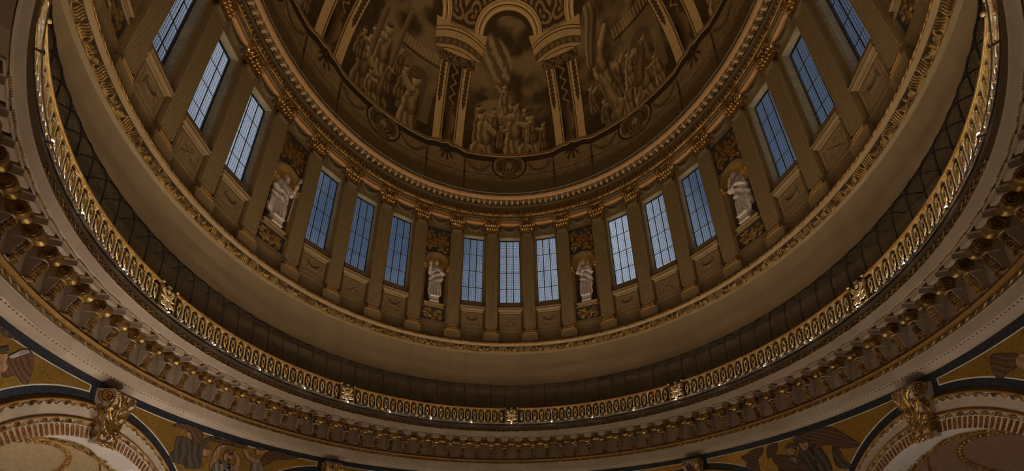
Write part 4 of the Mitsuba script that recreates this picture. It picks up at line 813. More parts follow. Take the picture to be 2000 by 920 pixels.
# keystones: big scrolled consoles covered with gilt acanthus
def keystone():
    out = {}
    pts = [(0.05, 6.45), (-0.34, 6.40), (-0.42, 6.6), (-0.42, 7.0), (-0.48, 7.5), (-0.62, 7.95), (-0.80, 8.25), (-0.96, 8.55), (-0.96, 8.80), (-0.78, 8.98), (-0.2, 8.98), (0.05, 9.02)]
    m = trimesh.creation.extrude_polygon(Polygon(pts), 1.0, engine='earcut'); v = m.vertices; w = 0.43 + 0.16 * np.clip((v[:, 1] - 6.4) / 2.6, 0, 1)
    m.vertices = np.stack([(v[:, 2] * 2 - 1) * w, v[:, 0], v[:, 1]], -1); out['body'] = (m, 'stone', False)
    vol = []
    for s in (-1, 1):
        sid = []
        p, w = spiral((-0.58, 8.62), 0.36, 2.3, 0.4, s, 0.06, 0.035, 44); vol.append(tube(np.stack([np.full(44, s * 0.60), p[:, 0], p[:, 1]], -1), w, 6, up=(1, 0, 0)))
        edge = [(-0.88, 8.35), (-0.66, 8.0), (-0.49, 7.5), (-0.43, 7.0), (-0.43, 6.6), (-0.32, 6.43)]
        vol.append(tube([(s * (0.43 + 0.16 * (z - 6.4) / 2.6), y_, z) for y_, z in edge], 0.05, 6))
        for (y_, z, r) in ((-0.40, 7.95, 0.17), (-0.22, 7.35, 0.17), (-0.20, 6.85, 0.15)):
            x = s * (0.45 + 0.16 * (z - 6.4) / 2.6)
            sid += [ball((x, y_, z), r * 0.42, (0.5, 1, 1), 1)] + [ball((x, y_ + r * 0.7 * math.cos(t), z + r * 0.7 * math.sin(t)), r * 0.42, (0.45, 1, 1), 1) for t in np.arange(6) * math.pi / 3]
            p, w = spiral((y_, z), r * 1.6, 1.2, 1.5, s, 0.035, 0.025, 18); sid.append(tube(np.stack([np.full(18, x), p[:, 0], p[:, 1]], -1), w, 5, up=(1, 0, 0)))
        sid.append(tube([(s * 0.5, -0.6, 8.2), (s * 0.5, -0.3, 7.7), (s * 0.48, -0.12, 7.2), (s * 0.46, -0.10, 6.6)], [0.04, 0.06, 0.05, 0.04], 6))
        out['side_scroll' if s < 0 else 'side_scroll_001'] = (cat(sid), 'gold_old', 40)
    out['volute'] = (cat(vol), 'gold', True)
    P_ = np.array([(-0.44, 6.62), (-0.45, 7.1), (-0.50, 7.5), (-0.64, 7.95), (-0.82, 8.25), (-0.98, 8.55), (-0.98, 8.82)]); sl = np.r_[0, np.cumsum(np.linalg.norm(np.diff(P_, axis=0), axis=1))]; SL = sl[-1]
    st = spray((0, 0.15), math.pi / 2, 1.15, 0.085, 6, 1.0) + spray((0, 1.15), math.pi / 2, 1.1, 0.09, 6, 1.1)
    for s in (-1, 1):
        st += spray((s * 0.10, 0.35), math.pi / 2 - s * 0.55, 0.75, 0.07, 5) + spray((s * 0.14, 1.0), math.pi / 2 - s * 0.5, 0.9, 0.08, 5) + spray((s * 0.18, 1.7), math.pi / 2 - s * 0.35, 0.7, 0.08, 4)
        st += [spiral((s * 0.30, 0.28), 0.14, 1.4, 0.5, s, 0.05, 0.035, 16), spiral((s * 0.34, 0.85), 0.12, 1.4, 2.0, -s, 0.045, 0.03, 16)]
    r_ = relief(st, -0.60, 0.60, 0.0, SL, 74, 132, 0.0, 1.2, 0.008); v = r_.vertices
    yy, zz_ = np.interp(v[:, 2], sl, P_[:, 0]), np.interp(v[:, 2], sl, P_[:, 1]); dy, dz = np.interp(v[:, 2] + 0.03, sl, P_[:, 0]) - np.interp(v[:, 2] - 0.03, sl, P_[:, 0]), np.interp(v[:, 2] + 0.03, sl, P_[:, 1]) - np.interp(v[:, 2] - 0.03, sl, P_[:, 1]); L_ = np.hypot(dy, dz) + 1e-9
    hgt = -v[:, 1]; r_.vertices = np.stack([v[:, 0], yy - hgt * dz / L_, zz_ + hgt * dy / L_], -1)
    out['acanthus_leaf'] = (r_, 'gold', True)
    out['fruit_row'] = (cat([ball((x, -0.48 + 0.25 * x * x, 6.50 - 0.06 * (i % 2)), 0.105, (0.95, 1, 1.1), 2) for i, x in enumerate(np.linspace(-0.40, 0.40, 6))]), 'gold', True)
    return out
group('keystone_set', keystone())
for a in (-90, -45, 0, 45, 90):
    k = put('keystone', 'keystone_set', frame(a, AD - 0.05, 0.0))
    tag(k, {-90: 'big gilt acanthus keystone of the left great arch', 90: 'big gilt acanthus keystone of the right great arch', -45: 'gilt keystone top at the lower edge, left of the middle', 45: 'gilt keystone top at the lower edge, right of the middle', 0: 'gilt keystone just below the middle of the lower edge'}[a], 'keystone')
fig0 = [tube([(s * 0.12, -0.98, 8.05), (s * 0.2, -0.96, 8.3), (s * 0.34, -0.95, 8.52), (s * 0.42, -0.93, 8.7)], [0.06, 0.055, 0.05, 0.04], 7) for s in (-1, 1)] + [ball((0, -0.98, 8.42), 0.12, (0.9, 1, 1.15), 2), tube([(0, -0.97, 7.6), (0, -0.98, 7.95), (0, -0.97, 8.2), (0, -0.97, 8.34)], [0.16, 0.19, 0.2, 0.08], 9)]
k = add('keystone_bust', cat(fig0), 'swag_grey', True, frame(45, AD - 0.05, 0.0)); tag(k, 'small grey carved figure with raised arms on the keystone right of the middle', 'carving')

# lamps: floor uplighters under the dome and one lamp on the ledge of each vault
up_body = cat([tube([(0, 0, 0), (0, 0, 0.06), (0, 0, 0.38), (0, 0, 0.42)], [0.22, 0.24, 0.24, 0.2], 16)])
group('uplighter_set', {'body': (up_body, 'iron', 40), 'stand': (boxm(-0.3, 0.3, -0.3, 0.3, -0.0, 0.05), 'iron', False)})
for i in range(24):
    th = 15 * i + 7.5; k = put('floor_uplighter', 'uplighter_set', frame(th, [9.0, 10.2, 11.2][i % 3], -H)); tag(k, 'black floor uplighter standing on the stone floor under the dome', 'floor lamp', 'floor uplighters')
for a in (-90, -45, 45, 90):
    M = frame(a, AD + 3.0, -0.3); f_ = {-90: 1.5, 90: 0.5}.get(a, 0.25)
    k = key('vault_lamp'); scene[k] = {**mikit.ply(ball((0, 0, 0), 0.16, sub=2), 'white_stone', True), 'to_world': X(M), 'emitter': {'type': 'area', 'radiance': {'type': 'rgb', 'value': (np.array([1.0, 0.88, 0.78]) * VAULT_LAMP * 6 * f_).tolist()}}}
    tag(k, {-90: 'round lamp on the ledge inside the great vault on the left', 90: 'round lamp on the ledge inside the great vault on the right', -45: 'round lamp inside the small vault on the left', 45: 'round lamp inside the small vault on the right'}[a], 'lamp')
# ---------------------------------------------------------------- the painting on the inner dome: sepia figures between painted pilasters
def f_mural(p, n, uv):
    z = (p.z - H - DC) / DH; r = dr.sqrt(p.x * p.x + p.y * p.y)
    ph = dr.rad2deg(dr.atan2(z, r)); th = dr.rad2deg(dr.atan2(p.x, p.y))
    k = dr.round(th / 45.0); u = th - 45.0 * k; w = dr.abs(u); c = dr.cos(dr.deg2rad(ph)); x = u * c; y = ph
    odd = dr.abs(k - 2.0 * dr.round(k / 2.0)) > 0.5
    aw = (22.5 - w) * c                                        # distance from the middle of a painted pier
    grain = fbm(th * 0.9, ph * 0.9, 2.0, 3); fine = fbm(th * 4.0, ph * 4.0, 5.0, 2)
    S = smoothstep
    def C(a): return mi.Color3f(*a)
    def band(v, a, b, e=0.12): return S(a - e, a + e, v) * (1 - S(b - e, b + e, v))
    DARK, MID, OCH, PALE = (0.050, 0.030, 0.013), (0.150, 0.096, 0.047), (0.46, 0.29, 0.12), (0.68, 0.45, 0.205)
    # scene: landscape, cloud, darker towards the ground
    cl = S(0.35, 0.75, fbm(x * 0.16 + k * 3.1, y * 0.20, 1.0, 3)) * S(18, 30, y)
    col = mix((0.048, 0.030, 0.014), (0.27, 0.18, 0.088), 0.80 * cl + 0.20 * grain)
    col = mix(col, DARK, (1 - S(12, 19, y)) * 0.55)
    # walls and a distant arch in the odd panels, a rounded hull in the even ones
    ax, ay = x - 7.5, y - 24.0
    arch_o = S(0.2, -0.2, dr.maximum(dr.abs(ax) - 3.6, dr.select(ay > 4, dr.sqrt(ax * ax + dr.square(ay - 4)) - 3.6, dr.abs(ax) - 3.6))) * S(17, 18, y)
    wall_o = band(x, 2.5, 14) * band(y, 17, 34)
    balus = band(y, 34.5, 37.2, 0.2) * band(x, 0, 15) * (0.5 + 0.5 * dr.sin(x * 5.5))
    co = mix(col, (0.26, 0.18, 0.095), wall_o * 0.55); co = mix(co, (0.12, 0.08, 0.042), arch_o * 0.9); co = mix(co, OCH, balus * 0.6); co = mix(co, DARK, band(y, 33.8, 34.5) * band(x, 0, 15) * 0.8)
    hull = S(0.6, -0.6, dr.sqrt(dr.square((x + 4) / 8.0) + dr.square((y - 25.5) / 4.6)) * 5 - 5)
    ce = mix(col, mix((0.10, 0.065, 0.03), (0.30, 0.20, 0.10), S(0.2, 0.8, (y - 20) / 9 + 0.3 * fine)), hull * 0.85)
    sail = S(0.5, -0.5, dr.sqrt(dr.square((x + 3.5 + 0.25 * (y - 40)) / 4.6) + dr.square((y - 40.5) / 6.0)) * 4 - 4)
    ce = mix(ce, mix((0.13, 0.085, 0.042), (0.38, 0.26, 0.14), S(0.2, 0.8, 0.5 + 0.5 * dr.sin(x * 1.6 + y * 0.9 + 3 * grain))), sail * 0.8)
    col = dr.select(odd, co, ce)
    def cap(col, on, ax, ay, bx, by, ra, rb, tone, folds=0.0, dirx=-0.55):
        dx, dy = bx - ax, by - ay; L = dx * dx + dy * dy + 1e-6
        t = dr.clip(((x - ax) * dx + (y - ay) * dy) / L, 0, 1); rr = ra + (rb - ra) * t
        qx, qy = (x - ax - t * dx) / rr, (y - ay - t * dy) / rr; d = qx * qx + qy * qy
        m = 1 - S(0.80, 1.05, d); li = dr.clip(0.52 + 0.52 * (dirx * qx + 0.62 * qy), 0.05, 1.0)
        if folds: li = li * (0.76 + 0.38 * dr.sin((qx * 2.2 + 0.35 * dr.sin(t * 5)) * folds + 0.8 * fine))
        rim_ = mix(DARK, mi.Color3f(tone) * 1.2, dr.clip(li * 1.1 - 0.06, 0, 1))
        return dr.select(on, mix(col, rim_, m), col)
    FL, RB, RB2 = (0.50, 0.335, 0.165), (0.47, 0.31, 0.15), (0.29, 0.185, 0.085)
    E_ = ~odd; right = odd & (th > 0); left = odd & (th <= 0)
    GE = ((5.5, 19.5, 1.0, 0.0, RB2, (1, -.2), False), (-5.2, 19.5, 0.95, 0.05, RB2, (-1, 0.1), False), (1.5, 14.6, 1.75, 0.05, RB, (-1, 0.1), False), (-10.5, 17.0, 1.3, 0.04, RB2, (1, -0.3), False), (-8.0, 19.5, 0.85, -0.05, RB, (-1, -0.2), False), (-8.0, 12.9, 1.6, -0.12, FL, (1, -0.6), True), (8.6, 13.3, 1.5, -0.12, RB, (-1, 0.3), True), (8.2, 17.8, 0.9, 0.0, RB2, (-1, -0.4), False), (-3.0, 16.2, 0.8, 0.1, RB2, (1, 0.2), False), (12.0, 15.0, 0.9, 0.0, RB2, (-1, .3), False), (-2.0, 26.5, 0.95, 0.1, FL, (-1, 0.7), True))
    GL = ((-4.0, 13.6, 1.2, 0.05, RB2, (1, 0.3), True), (3.2, 20.5, 1.1, 0.05, RB2, (-1, 0.2), False), (-9.5, 19.8, 1.45, 0.10, RB, (1, -0.4), False), (-5.5, 22.0, 1.6, 0.06, RB, (-1, -0.2), False), (-1.5, 19.5, 1.0, 0.0, RB2, (1, 0.2), False), (7.2, 13.8, 1.8, 0.03, RB, (-1, 0.6), False), (-10.5, 14.2, 1.5, 0.15, RB2, (1, -0.5), False), (-7.0, 13.2, 1.0, 0.0, RB, (1, 0.1), True), (-12.5, 21.5, 0.9, 0.1, RB2, (1, 0.1), False), (0.8, 26.5, 0.8, 0.0, RB2, (-1, 0.3), False))
    GR = ((2.8, 13.4, 1.3, 0.2, RB, (-1, 0.5), True), (-2.5, 20.0, 1.2, 0.05, RB2, (1, 0.8), False), (-6.5, 25.5, 1.7, 0.06, RB, (1, 0.9), True), (6.5, 13.3, 1.4, -0.2, FL, (-1, 0.4), True), (-1.0, 14.0, 1.1, 0.25, FL, (1, 0.8), False), (-9.0, 13.8, 1.0, 0.1, RB2, (1, 0.2), True), (9.0, 18.0, 1.4, -0.1, RB2, (-1, 0.5), False), (1.5, 21.0, 1.0, 0.15, RB, (1, 0.2), False), (-11.5, 20.0, 0.9, 0.0, RB2, (1, 0.4), False), (11.0, 14.5, 1.0, -0.1, RB, (-1, 0.1), False))
    NO = (0.0, -90.0, 0.5, 0.0, RB, (1, 0), False)
    def pick(i, k_, part=None):                                # one number of figure i, taken from the group that stands in this panel
        v = [(g[i] if i < len(g) else NO)[k_] for g in (GE, GL, GR)]
        if part is not None: v = [q[part] for q in v]
        return float(v[0]) if v[0] == v[1] == v[2] else dr.select(E_, mi.Float(float(v[0])), dr.select(left, mi.Float(float(v[1])), mi.Float(float(v[2]))))
    for i in range(max(len(GE), len(GL), len(GR))):            # a draped figure: legs, body, arm, neck, head, hair
        X_, Y_, s, ln, a0, a1, sd = pick(i, 0), pick(i, 1), pick(i, 2), pick(i, 3), pick(i, 5, 0), pick(i, 5, 1), pick(i, 6)
        robe = mi.Color3f(pick(i, 4, 0), pick(i, 4, 1), pick(i, 4, 2))
        hx, hy = X_ + ln * 7.2 * s, Y_ + 7.4 * s; T_ = mi.Bool(True); sg = dr.select(mi.Float(ln) >= 0, 1.0, -1.0)
        col = cap(col, T_, X_ + (sd * (0.5 + 0.0 * s) - 0.5) * s, Y_ + (0.3 + 2.1 * sd) * s, X_ + (ln * 3 * (1 - sd) + 2.6 * sg * sd) * s, Y_ + (3.6 - 2.7 * sd) * s, 1.65 * s, (1.45 - 0.25 * sd) * s, robe, 3.2)
        col = cap(col, T_, X_ + 0.75 * s, Y_ + 0.2 * s, X_ + (ln * 3 + 0.3) * s, Y_ + 3.6 * s, 1.2 * s, 1.25 * s, robe, 2.6)
        col = cap(col, T_, X_ + ln * 3 * s, Y_ + 3.6 * s, X_ + ln * 6 * s, Y_ + 5.5 * s, 1.75 * s, 1.25 * s, robe, 2.4)
        col = cap(col, T_, X_ + (ln * 6 + 0.8 * a0) * s, Y_ + 5.9 * s, X_ + (ln * 6 + 2.7 * a0) * s, Y_ + (5.9 + 2.4 * a1) * s, 0.72 * s, 0.45 * s, FL)
        col = cap(col, T_, hx - 0.1 * s, hy - 1.3 * s, hx, hy, 0.5 * s, 0.42 * s, RB)
        col = cap(col, T_, hx, hy + 0.05 * s, hx + 0.08 * s, hy + 0.40 * s, 0.86 * s, 0.80 * s, (0.60, 0.41, 0.21))
        col = cap(col, T_, hx - 0.5 * s, hy + 0.75 * s, hx + 0.2 * s, hy + 1.0 * s, 0.40 * s, 0.36 * s, (0.16, 0.10, 0.047))
    for a in ((-5.0, 19.5, -7.0, 26.0, 2.3, 1.6, RB), (4.0, 20.0, 7.0, 27.5, 2.1, 1.4, RB2), (-4.8, 15.5, -3.6, 17.5, 2.3, 2.0, FL)): col = cap(col, right, *a[:6], a[6], 1.6)
    for a in ((-8.5, 26, -7.5, 38, 0.9, 0.9), (-1.5, 27, -0.2, 42, 0.85, 0.85)): col = cap(col, left, *a, (0.24, 0.165, 0.085))
    for a in ((-9.0, 33.0, -4.0, 45.0, 1.6, 2.4),): col = cap(col, right, *a, (0.32, 0.22, 0.115), 4.0)
    # arch over each scene, sky inside it
    ar = dr.sqrt(x * x + dr.square(dr.maximum(y - 45.0, 0.0)) * 1.15)
    onarch = S(44.2, 44.8, y)
    col = mix(col, mix(DARK, (0.09, 0.058, 0.028), grain), onarch * band(ar, 7.2, 8.6, 0.15)); col = mix(col, mix(OCH, PALE, S(0.3, 0.7, 0.5 + 0.5 * dr.sin(ar * 5.0))), onarch * band(ar, 8.6, 11.6))
    col = mix(col, DARK, onarch * (band(ar, 9.9, 10.15, 0.05) + band(ar, 11.5, 11.8, 0.08)))
    out = onarch * S(11.7, 11.9, ar); orn = S(-0.2, 0.6, dr.sin(dr.sqrt(dr.square((w - 17) * 0.62) + dr.square((y - 50.5) * 1.0)) * 3.0 + 0.8 * fine + 2.2 * dr.sin(dr.atan2(y - 50.5, (w - 17) * 0.62) * 3)))
    col = mix(col, mix((0.075, 0.046, 0.021), (0.30, 0.19, 0.085), orn), out)
    # painted pier: channel with urn and scroll, two pale strips with leaf drops, entablature
    pier = band(y, 14.0, 37.6, 0.15)
    col = mix(col, mix((0.085, 0.053, 0.026), DARK, S(18, 36, y)), pier * S(0.1, -0.1, aw - 2.2))
    sc = dr.abs(aw * dr.select(u > 0, 1.0, -1.0) * 1.0 - 0.75 * dr.sin(y * 2.1) - 0.0)
    col = mix(col, mix((0.30, 0.19, 0.085), DARK, S(0.15, 0.5, sc)), pier * S(0.65, 0.45, sc) * S(25.5, 26.2, y))
    urn_w = dr.select(y < 17.2, 0.55 + 0.6 * S(16.2, 15.2, y), dr.select(y < 23.5, 1.85 * dr.sqrt(dr.clip(1 - dr.square((y - 20.6) / 3.9), 0, 1)), 0.55 + 0.5 * S(24.4, 25.2, y)))
    us = (22.5 - w) * c * dr.select(u > 0, 1.0, -1.0)
    col = mix(col, mix((0.24, 0.14, 0.06), (0.075, 0.044, 0.02), S(-1.4, 1.5, us + 0.9 * fine)), S(0.12, -0.12, aw - urn_w) * band(y, 14.6, 25.4))
    col = mix(col, (0.026, 0.017, 0.009), S(0.15, -0.15, dr.sqrt(dr.square((us - 2.2) / 1.1) + dr.square((y - 19.2) / 4.2)) - 1) * 0.9)
    st = S(2.05, 2.15, aw) * (1 - S(5.25, 5.35, aw)); strip = pier * st
    tone = mix(OCH, PALE, 0.45 * fine + 0.55 * grain)
    col = mix(col, mix(tone, (0.25, 0.16, 0.075), S(3.0, 2.2, aw) * 0.6), strip); col = mix(col, DARK, pier * band(aw, 2.55, 2.8, 0.06)); col = mix(col, DARK, pier * band(aw, 5.3, 5.55, 0.08) * 0.8)
    lf = dr.abs(aw - 4.2) - (0.45 + 0.35 * dr.abs(dr.sin(y * 2.6))) * S(24.5, 27.5, y)
    col = mix(col, mix((0.15, 0.092, 0.042), DARK, fine), strip * S(0.05, -0.1, lf) * S(25.0, 25.8, y))
    capz = band(y, 36.6, 39.6, 0.2) * S(6.4, 6.1, aw); col = mix(col, mix((0.06, 0.037, 0.018), (0.20, 0.125, 0.055), S(0.42, 0.62, noise(x * 3.0, y * 3.0, 3.0))), capz)
    ent = band(y, 39.4, 46.3, 0.1) * S(7.9 + 0.12 * (y - 39), 7.7 + 0.12 * (y - 39), aw)
    ey = y + 0.035 * aw * aw
    eb = mix(OCH, PALE, 0.5 * grain); eb = mix(eb, DARK, band(ey, 41.6, 43.4, 0.08) * 0.85 + band(ey, 40.55, 40.75, 0.05) + band(ey, 45.1, 45.35, 0.05) + band(ey, 46.0, 46.2, 0.05))
    eb = mix(eb, (0.22, 0.14, 0.065), band(ey, 41.9, 43.0) * S(0.3, 0.5, 0.5 + 0.5 * dr.sin(x * 3.0 + 2 * fine)))
    col = mix(col, eb, ent)
    # ledge and plinth at the foot of the painting
    bow = 0.9 * S(7.2, 3.2, aw) + 0.5 * S(1.6, 0.0, aw); le = y - bow
    pl_ = mix((0.19, 0.122, 0.058), (0.33, 0.225, 0.115), grain); pl_ = mix(pl_, DARK, band(aw, 6.3, 7.0, 0.1) * S(11.5, 10, y) * 0.8 + band(y, 6.2, 6.5, 0.08) * 0.7 + band(y, 5.2, 5.4, 0.06) * 0.5)
    pl_ = mix(pl_, (0.10, 0.064, 0.03), S(5.5, 3.5, y) * 0.75)
    sh = dr.sqrt(dr.square(us * 0.9) + dr.square(y - 12.4)); fan = 0.5 + 0.5 * dr.sin(dr.atan2(us, 12.4 - y) * 11)
    pl_ = mix(pl_, mix(DARK, (0.30, 0.195, 0.09), fan * S(0.8, 2.5, sh)), S(3.9, 3.6, sh) * S(12.4, 12.0, y) * S(2.4, 2.2, dr.abs(us)))
    swl = dr.abs(y - (10.6 - 3.0 * (1 - dr.square((w * c - 10.6) / 4.4)))); pl_ = mix(pl_, mix((0.08, 0.05, 0.024), (0.20, 0.13, 0.06), fine), S(0.75, 0.45, swl) * band(w * c, 6.4, 14.8, 0.2))
    ct_ = dr.sqrt(dr.square(x / 5.6) + dr.square((y - 9.6) / 4.2)); pl_ = mix(pl_, mix((0.12, 0.078, 0.036), (0.30, 0.2, 0.1), S(0.35, 0.65, 0.5 + 0.5 * dr.sin(ct_ * 9 + 1.5 * dr.sin(dr.abs(x) * 1.1)))), S(1.05, 0.95, ct_)); pl_ = mix(pl_, DARK, band(ct_, 0.98, 1.1, 0.03) + band(ct_, 0.55, 0.62, 0.03))
    pl_ = mix(pl_, mix(DARK, (0.27, 0.18, 0.085), 0.5 + 0.5 * dr.sin(dr.atan2(x, y - 6.0) * 13)), S(0.1, -0.1, dr.sqrt(dr.square(x / 2.6) + dr.square((y - 7.0) / 1.9)) - 1))
    col = mix(col, pl_, S(12.6, 12.4, le)); col = mix(col, (0.036, 0.023, 0.011), band(le, 10.9, 12.6, 0.15) * S(4.6, 5.4, w * c) * 0.92 + band(le, 11.6, 12.6, 0.15) * S(5.4, 4.6, w * c) * 0.5)
    col = mix(col, mix(OCH, PALE, grain), band(le, 12.6, 13.0, 0.07)); col = mix(col, DARK, band(le, 13.0, 13.15, 0.05)); col = mix(col, (0.24, 0.155, 0.07), band(le, 13.15, 13.7, 0.08))
    return dr.clip(col * (0.86 + 0.28 * fine), 0.0, 1.0)
scene['mural'] = D(proc(f_mural))
# ---------------------------------------------------------------- marble saints in the niches
import meshkit
def chain(bones):
    """one skin over a chain of balls: bones = [((x, y, z), r), ((x, y, z), r)] pairs"""
    out = m3.Manifold()
    for (a, ra), (b, rb) in bones:
        A, B = m3.Manifold.sphere(ra, 20).translate(tuple(map(float, a))), m3.Manifold.sphere(rb, 20).translate(tuple(map(float, b)))
        out += m3.Manifold.batch_hull([A, B])
    return out
def ell(c, r, rx=0.0):
    return m3.Manifold.sphere(1.0, 28).scale(tuple(map(float, r))).rotate((rx, 0, 0)).translate(tuple(map(float, c)))
def hand(w, d, up, s=1.0):
    """palm, four bent fingers and a thumb at the wrist w, fingers along d"""
    w, d, up = np.array(w, float), np.array(d, float), np.array(up, float); d /= np.linalg.norm(d); sd = np.cross(d, up); sd /= np.linalg.norm(sd); n = np.cross(sd, d)
    m = m3.Manifold.batch_hull([m3.Manifold.sphere(0.020 * s, 10).translate(tuple(w + sd * k_ * 0.022 * s + d * l_ * s)) for k_ in (-1, 1) for l_ in (0.0, 0.075)])
    for i, k_ in enumerate((-1.5, -0.5, 0.5, 1.5)):
        b = w + sd * k_ * 0.019 * s + d * 0.08 * s; L = (0.062, 0.074, 0.07, 0.055)[i] * s; c1_ = b + d * L * 0.6 + n * 0.006 * s; c2_ = c1_ + (d * 0.8 - n * 0.6) * L * 0.6
        m += chain([((b), 0.0105 * s), ((c1_), 0.0095 * s)][:0] + [((b, 0.0105 * s), (c1_, 0.0098 * s)), ((c1_, 0.0098 * s), (c2_, 0.0085 * s))])
    t0 = w - sd * 0.03 * s + d * 0.02 * s; t1 = t0 - sd * 0.028 * s + d * 0.035 * s; m += chain([((t0, 0.013 * s), (t1, 0.011 * s)), ((t1, 0.011 * s), (t1 + d * 0.03 * s, 0.009 * s))])
    return m
def face(c, turn=0.0, tilt=0.0, beard=True, hair=True, seed=0):
    """head with brow, eye hollows, nose, mouth, ears, hair and beard, looking towards -y"""
    h = ell((0, 0, 0), (0.078, 0.098, 0.115)) + ell((0, -0.030, -0.055), (0.058, 0.062, 0.062))
    h -= ell((0.032, -0.096, 0.012), (0.021, 0.018, 0.013)); h -= ell((-0.032, -0.096, 0.012), (0.021, 0.018, 0.013))
    h += ell((0.032, -0.082, 0.010), (0.014, 0.012, 0.010)) + ell((-0.032, -0.082, 0.010), (0.014, 0.012, 0.010))
    h += m3.Manifold.batch_hull([ell((0, -0.095, 0.02), (0.009, 0.008, 0.010)), ell((0, -0.116, -0.024), (0.014, 0.010, 0.010))])
    h += ell((0, -0.092, 0.034), (0.055, 0.012, 0.008)); h += ell((0, -0.092, -0.055), (0.024, 0.010, 0.005)) + ell((0, -0.091, -0.066), (0.020, 0.010, 0.006))
    for s in (-1, 1): h += ell((s * 0.080, 0.005, -0.005), (0.012, 0.022, 0.032))
    g = np.random.default_rng(seed)
    if hair:
        for i in range(26):
            a, b = g.uniform(0.15, 2.99), g.uniform(0.1, 1.4)
            p = np.array([0.085 * math.cos(a) * math.cos(b), 0.02 + 0.095 * math.sin(a) * math.cos(b), 0.03 + 0.105 * math.sin(b)]); h += ell(p, (0.026, 0.026, 0.026))
    if beard:
        for i in range(16):
            x = g.uniform(-0.055, 0.055); z = g.uniform(-0.16, -0.06) ; h += ell((x * (1 + (z + 0.06) * 3.2), -0.075 + 0.25 * abs(x) - 0.1 * (z + 0.06), z), (0.020, 0.020, 0.030))
    return h.rotate((tilt, 0, turn)).translate(tuple(map(float, c)))
def statue(kind):
    B = {}
    shl, shr = np.array([-0.20, 0.0, 1.42]), np.array([0.20, 0.0, 1.42])
    m = chain([(((-0.10, 0.02, 0.95), 0.135), ((-0.11, 0.0, 0.10), 0.165)), (((0.10, 0.0, 0.95), 0.135), ((0.12, -0.03, 0.10), 0.165)), (((0, 0, 0.95), 0.17), ((0, 0.0, 0.12), 0.19)),
               (((-0.08, 0.0, 0.98), 0.15), ((-0.09, 0.0, 1.34), 0.135)), (((0.08, 0.0, 0.98), 0.15), ((0.09, 0.0, 1.34), 0.135)), ((shl, 0.085), (shr, 0.085)), (((0, 0, 1.44), 0.07), ((0, -0.01, 1.54), 0.055))])
    m = m.trim_by_plane((0, 0, 1), 0.015)
    m += ell((-0.10, -0.15, 0.03), (0.045, 0.10, 0.03)) + ell((0.12, -0.17, 0.03), (0.045, 0.10, 0.03))
    feet = None
    arms, hands = [], []
    def arm(sh, el, wr, d, up, sleeve=0.085):
        nonlocal m
        m += chain([((sh, 0.085), (el, sleeve)), ((el, sleeve), (np.array(wr) * 0.75 + np.array(el) * 0.25, 0.062))]); m += chain([((el, 0.048), (wr, 0.032))]); m += hand(wr, d, up, 1.35)
    if kind == 'bishop':
        arm(shr, (0.34, -0.10, 1.20), (0.33, -0.26, 1.42), (0.0, -0.3, 1), (0, -1, 0)); arm(shl, (-0.33, -0.02, 1.12), (-0.28, -0.22, 0.98), (0.4, -0.7, -0.3), (0, 0, 1))
        m += chain([(((-0.24, 0.05, 1.38), 0.10), ((-0.27, 0.06, 0.25), 0.14)), (((0.24, 0.06, 1.36), 0.10), ((0.22, 0.08, 0.5), 0.11))]); h = face((0.03, -0.04, 1.665), 14, 6, True, True, 2)
        m += m3.Manifold.batch_hull([ell((0.03, -0.02, 1.74), (0.085, 0.085, 0.04)), ell((0.03, -0.01, 1.86), (0.045, 0.03, 0.03))])
    elif kind == 'blessing':
        arm(shl, (-0.31, -0.08, 1.16), (-0.31, -0.24, 1.40), (0, -0.2, 1), (0, -1, 0)); arm(shr, (0.34, -0.06, 1.14), (0.16, -0.24, 1.22), (-1, -0.1, 0.1), (0, -1, 0), 0.10)
        m += chain([(((0.30, 0.0, 1.16), 0.10), ((0.22, -0.02, 0.78), 0.10)), (((-0.18, 0.05, 1.3), 0.10), ((-0.2, 0.05, 0.3), 0.11))]); h = face((0.0, -0.05, 1.66), -4, 4, False, True, 4)
    elif kind == 'book':
        arm(shl, (-0.30, -0.10, 1.18), (-0.15, -0.22, 1.46), (0.3, 0.1, 1), (0, -1, 0)); arm(shr, (0.32, -0.04, 1.12), (0.12, -0.26, 1.12), (-1, -0.1, 0.0), (0, 0, 1), 0.095)
        m += chain([(((0.24, 0.04, 1.34), 0.11), ((0.24, 0.03, 0.55), 0.12)), (((0.26, -0.06, 1.06), 0.08), ((0.20, -0.06, 0.62), 0.07))]); h = face((-0.01, -0.06, 1.665), -6, 8, True, True, 6)
    else:
        arm(shl, (-0.26, -0.12, 1.14), (-0.10, -0.22, 1.44), (0.2, 0.1, 1), (0, -1, 0)); arm(shr, (0.30, -0.12, 1.14), (0.0, -0.26, 1.16), (-1, 0, 0.05), (0, -1, 0), 0.10)
        m += chain([(((0.22, 0.03, 1.42), 0.11), ((0.27, 0.06, 0.4), 0.14)), (((0.16, -0.03, 1.44), 0.09), ((-0.12, -0.12, 1.20), 0.07))]); h = face((-0.04, -0.06, 1.66), -24, 10, True, True, 9)
        m += ell((-0.02, 0.02, 1.70), (0.098, 0.105, 0.105))
    m = m.refine_to_length(0.035); q = m.to_mesh(); t = trimesh.Trimesh(q.vert_properties[:, :3], q.tri_verts, process=True); trimesh.smoothing.filter_taubin(t, iterations=8)
    v = t.vertices.copy(); n = t.vertex_normals; low = np.clip((1.30 - v[:, 2]) / 0.15, 0, 1) * np.clip((v[:, 2] - 0.06) / 0.05, 0, 1)
    ang = np.arctan2(v[:, 0], -v[:, 1]); wob = meshkit.noise(v * [3.2, 3.2, 2.0], 3)
    up_, dn = np.clip((v[:, 2] - 0.62) / 0.1, 0, 1), np.clip((0.72 - v[:, 2]) / 0.1, 0, 1)
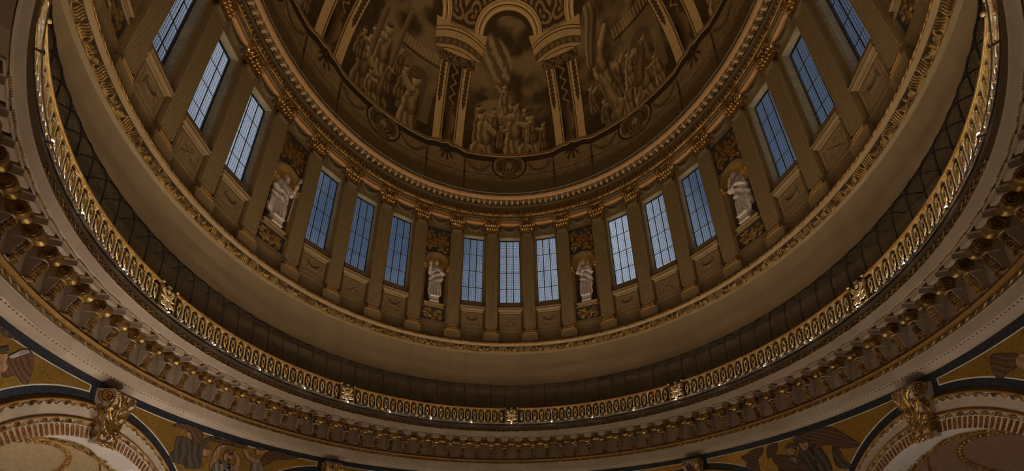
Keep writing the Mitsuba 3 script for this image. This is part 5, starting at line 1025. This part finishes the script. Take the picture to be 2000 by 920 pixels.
    f = dn * 0.030 * np.sin(ang * 9 + 4 * wob) * 1.3 + up_ * 0.034 * np.sin((v[:, 2] * 24 + {'bishop': 9, 'blessing': -7, 'book': 11, 'thinker': 12}[kind] * v[:, 0] * 1.4) + 5 * wob) + 0.014 * np.sin(ang * 17 + 7 * wob)
    t.vertices = v + n * (f * low)[:, None]
    hq = h.to_mesh(); hm = trimesh.Trimesh(hq.vert_properties[:, :3], hq.tri_verts)
    mm = cat([M_(t.vertices, t.faces), M_(hm.vertices, hm.faces)])
    return mm
S_ = 1.80
def place_statue(mesh, dx=0.0): q = mesh.copy(); q.vertices = q.vertices * S_ + (dx, 0.44, 3.50); return q
plin = stack([(-0.04, 2.96), (-0.04, 3.04), (-0.09, 3.08), (-0.09, 3.38), (-0.03, 3.43), (-0.01, 3.47), (-0.01, 3.51)], 0.44, 0.82)
def rod(a, b, r): return tube([a, b], r, 8)
SM = {'bishop': (-6, 'white marble statue of a mitred bishop holding a crozier, far left niche', 0.0), 'blessing': (-2, 'white marble statue of a robed man with one hand raised, left of the middle windows', 0.0),
      'book': (2, 'white marble statue of a bearded man with book, right of the middle windows', 0.0), 'thinker': (6, 'white marble statue of a draped bearded man, hand at chin, far right niche', 0.0)}
for kd, (b, lab, dx) in SM.items():
    k = key('statue'); tag(k, lab, 'statue'); M = X(drum(b))
    scene[k + '__figure'] = {**mikit.ply(place_statue(statue(kd), dx), 'marble', 40), 'to_world': M}
    scene[k + '__plinth'] = {**mikit.ply(plin, 'marble', False), 'to_world': M}
    if kd == 'bishop':
        p, w = spiral((0.40, 1.86), 0.075, 1.5, -1.6, 1, 0.02, 0.012, 20)
        cz = cat([rod((0.30, -0.28, 0.02), (0.36, -0.28, 1.80), 0.017), tube(np.stack([p[:, 0], np.full(20, -0.28), p[:, 1]], -1), w, 6), ball((0.36, -0.28, 1.74), 0.035, sub=1), ball((0.33, -0.28, 0.6), 0.012, sub=0)])
        scene[k + '__crozier'] = {**mikit.ply(place_statue(cz), 'marble', 40), 'to_world': M}
    if kd == 'book':
        bk = trimesh.creation.box((0.17, 0.05, 0.24)); bk.apply_transform(trimesh.transformations.rotation_matrix(-0.45, (0, 1, 0))); bk.vertices += (0.20, -0.235, 1.22)
        scene[k + '__book'] = {**mikit.ply(place_statue(bk), 'marble', False), 'to_world': M}
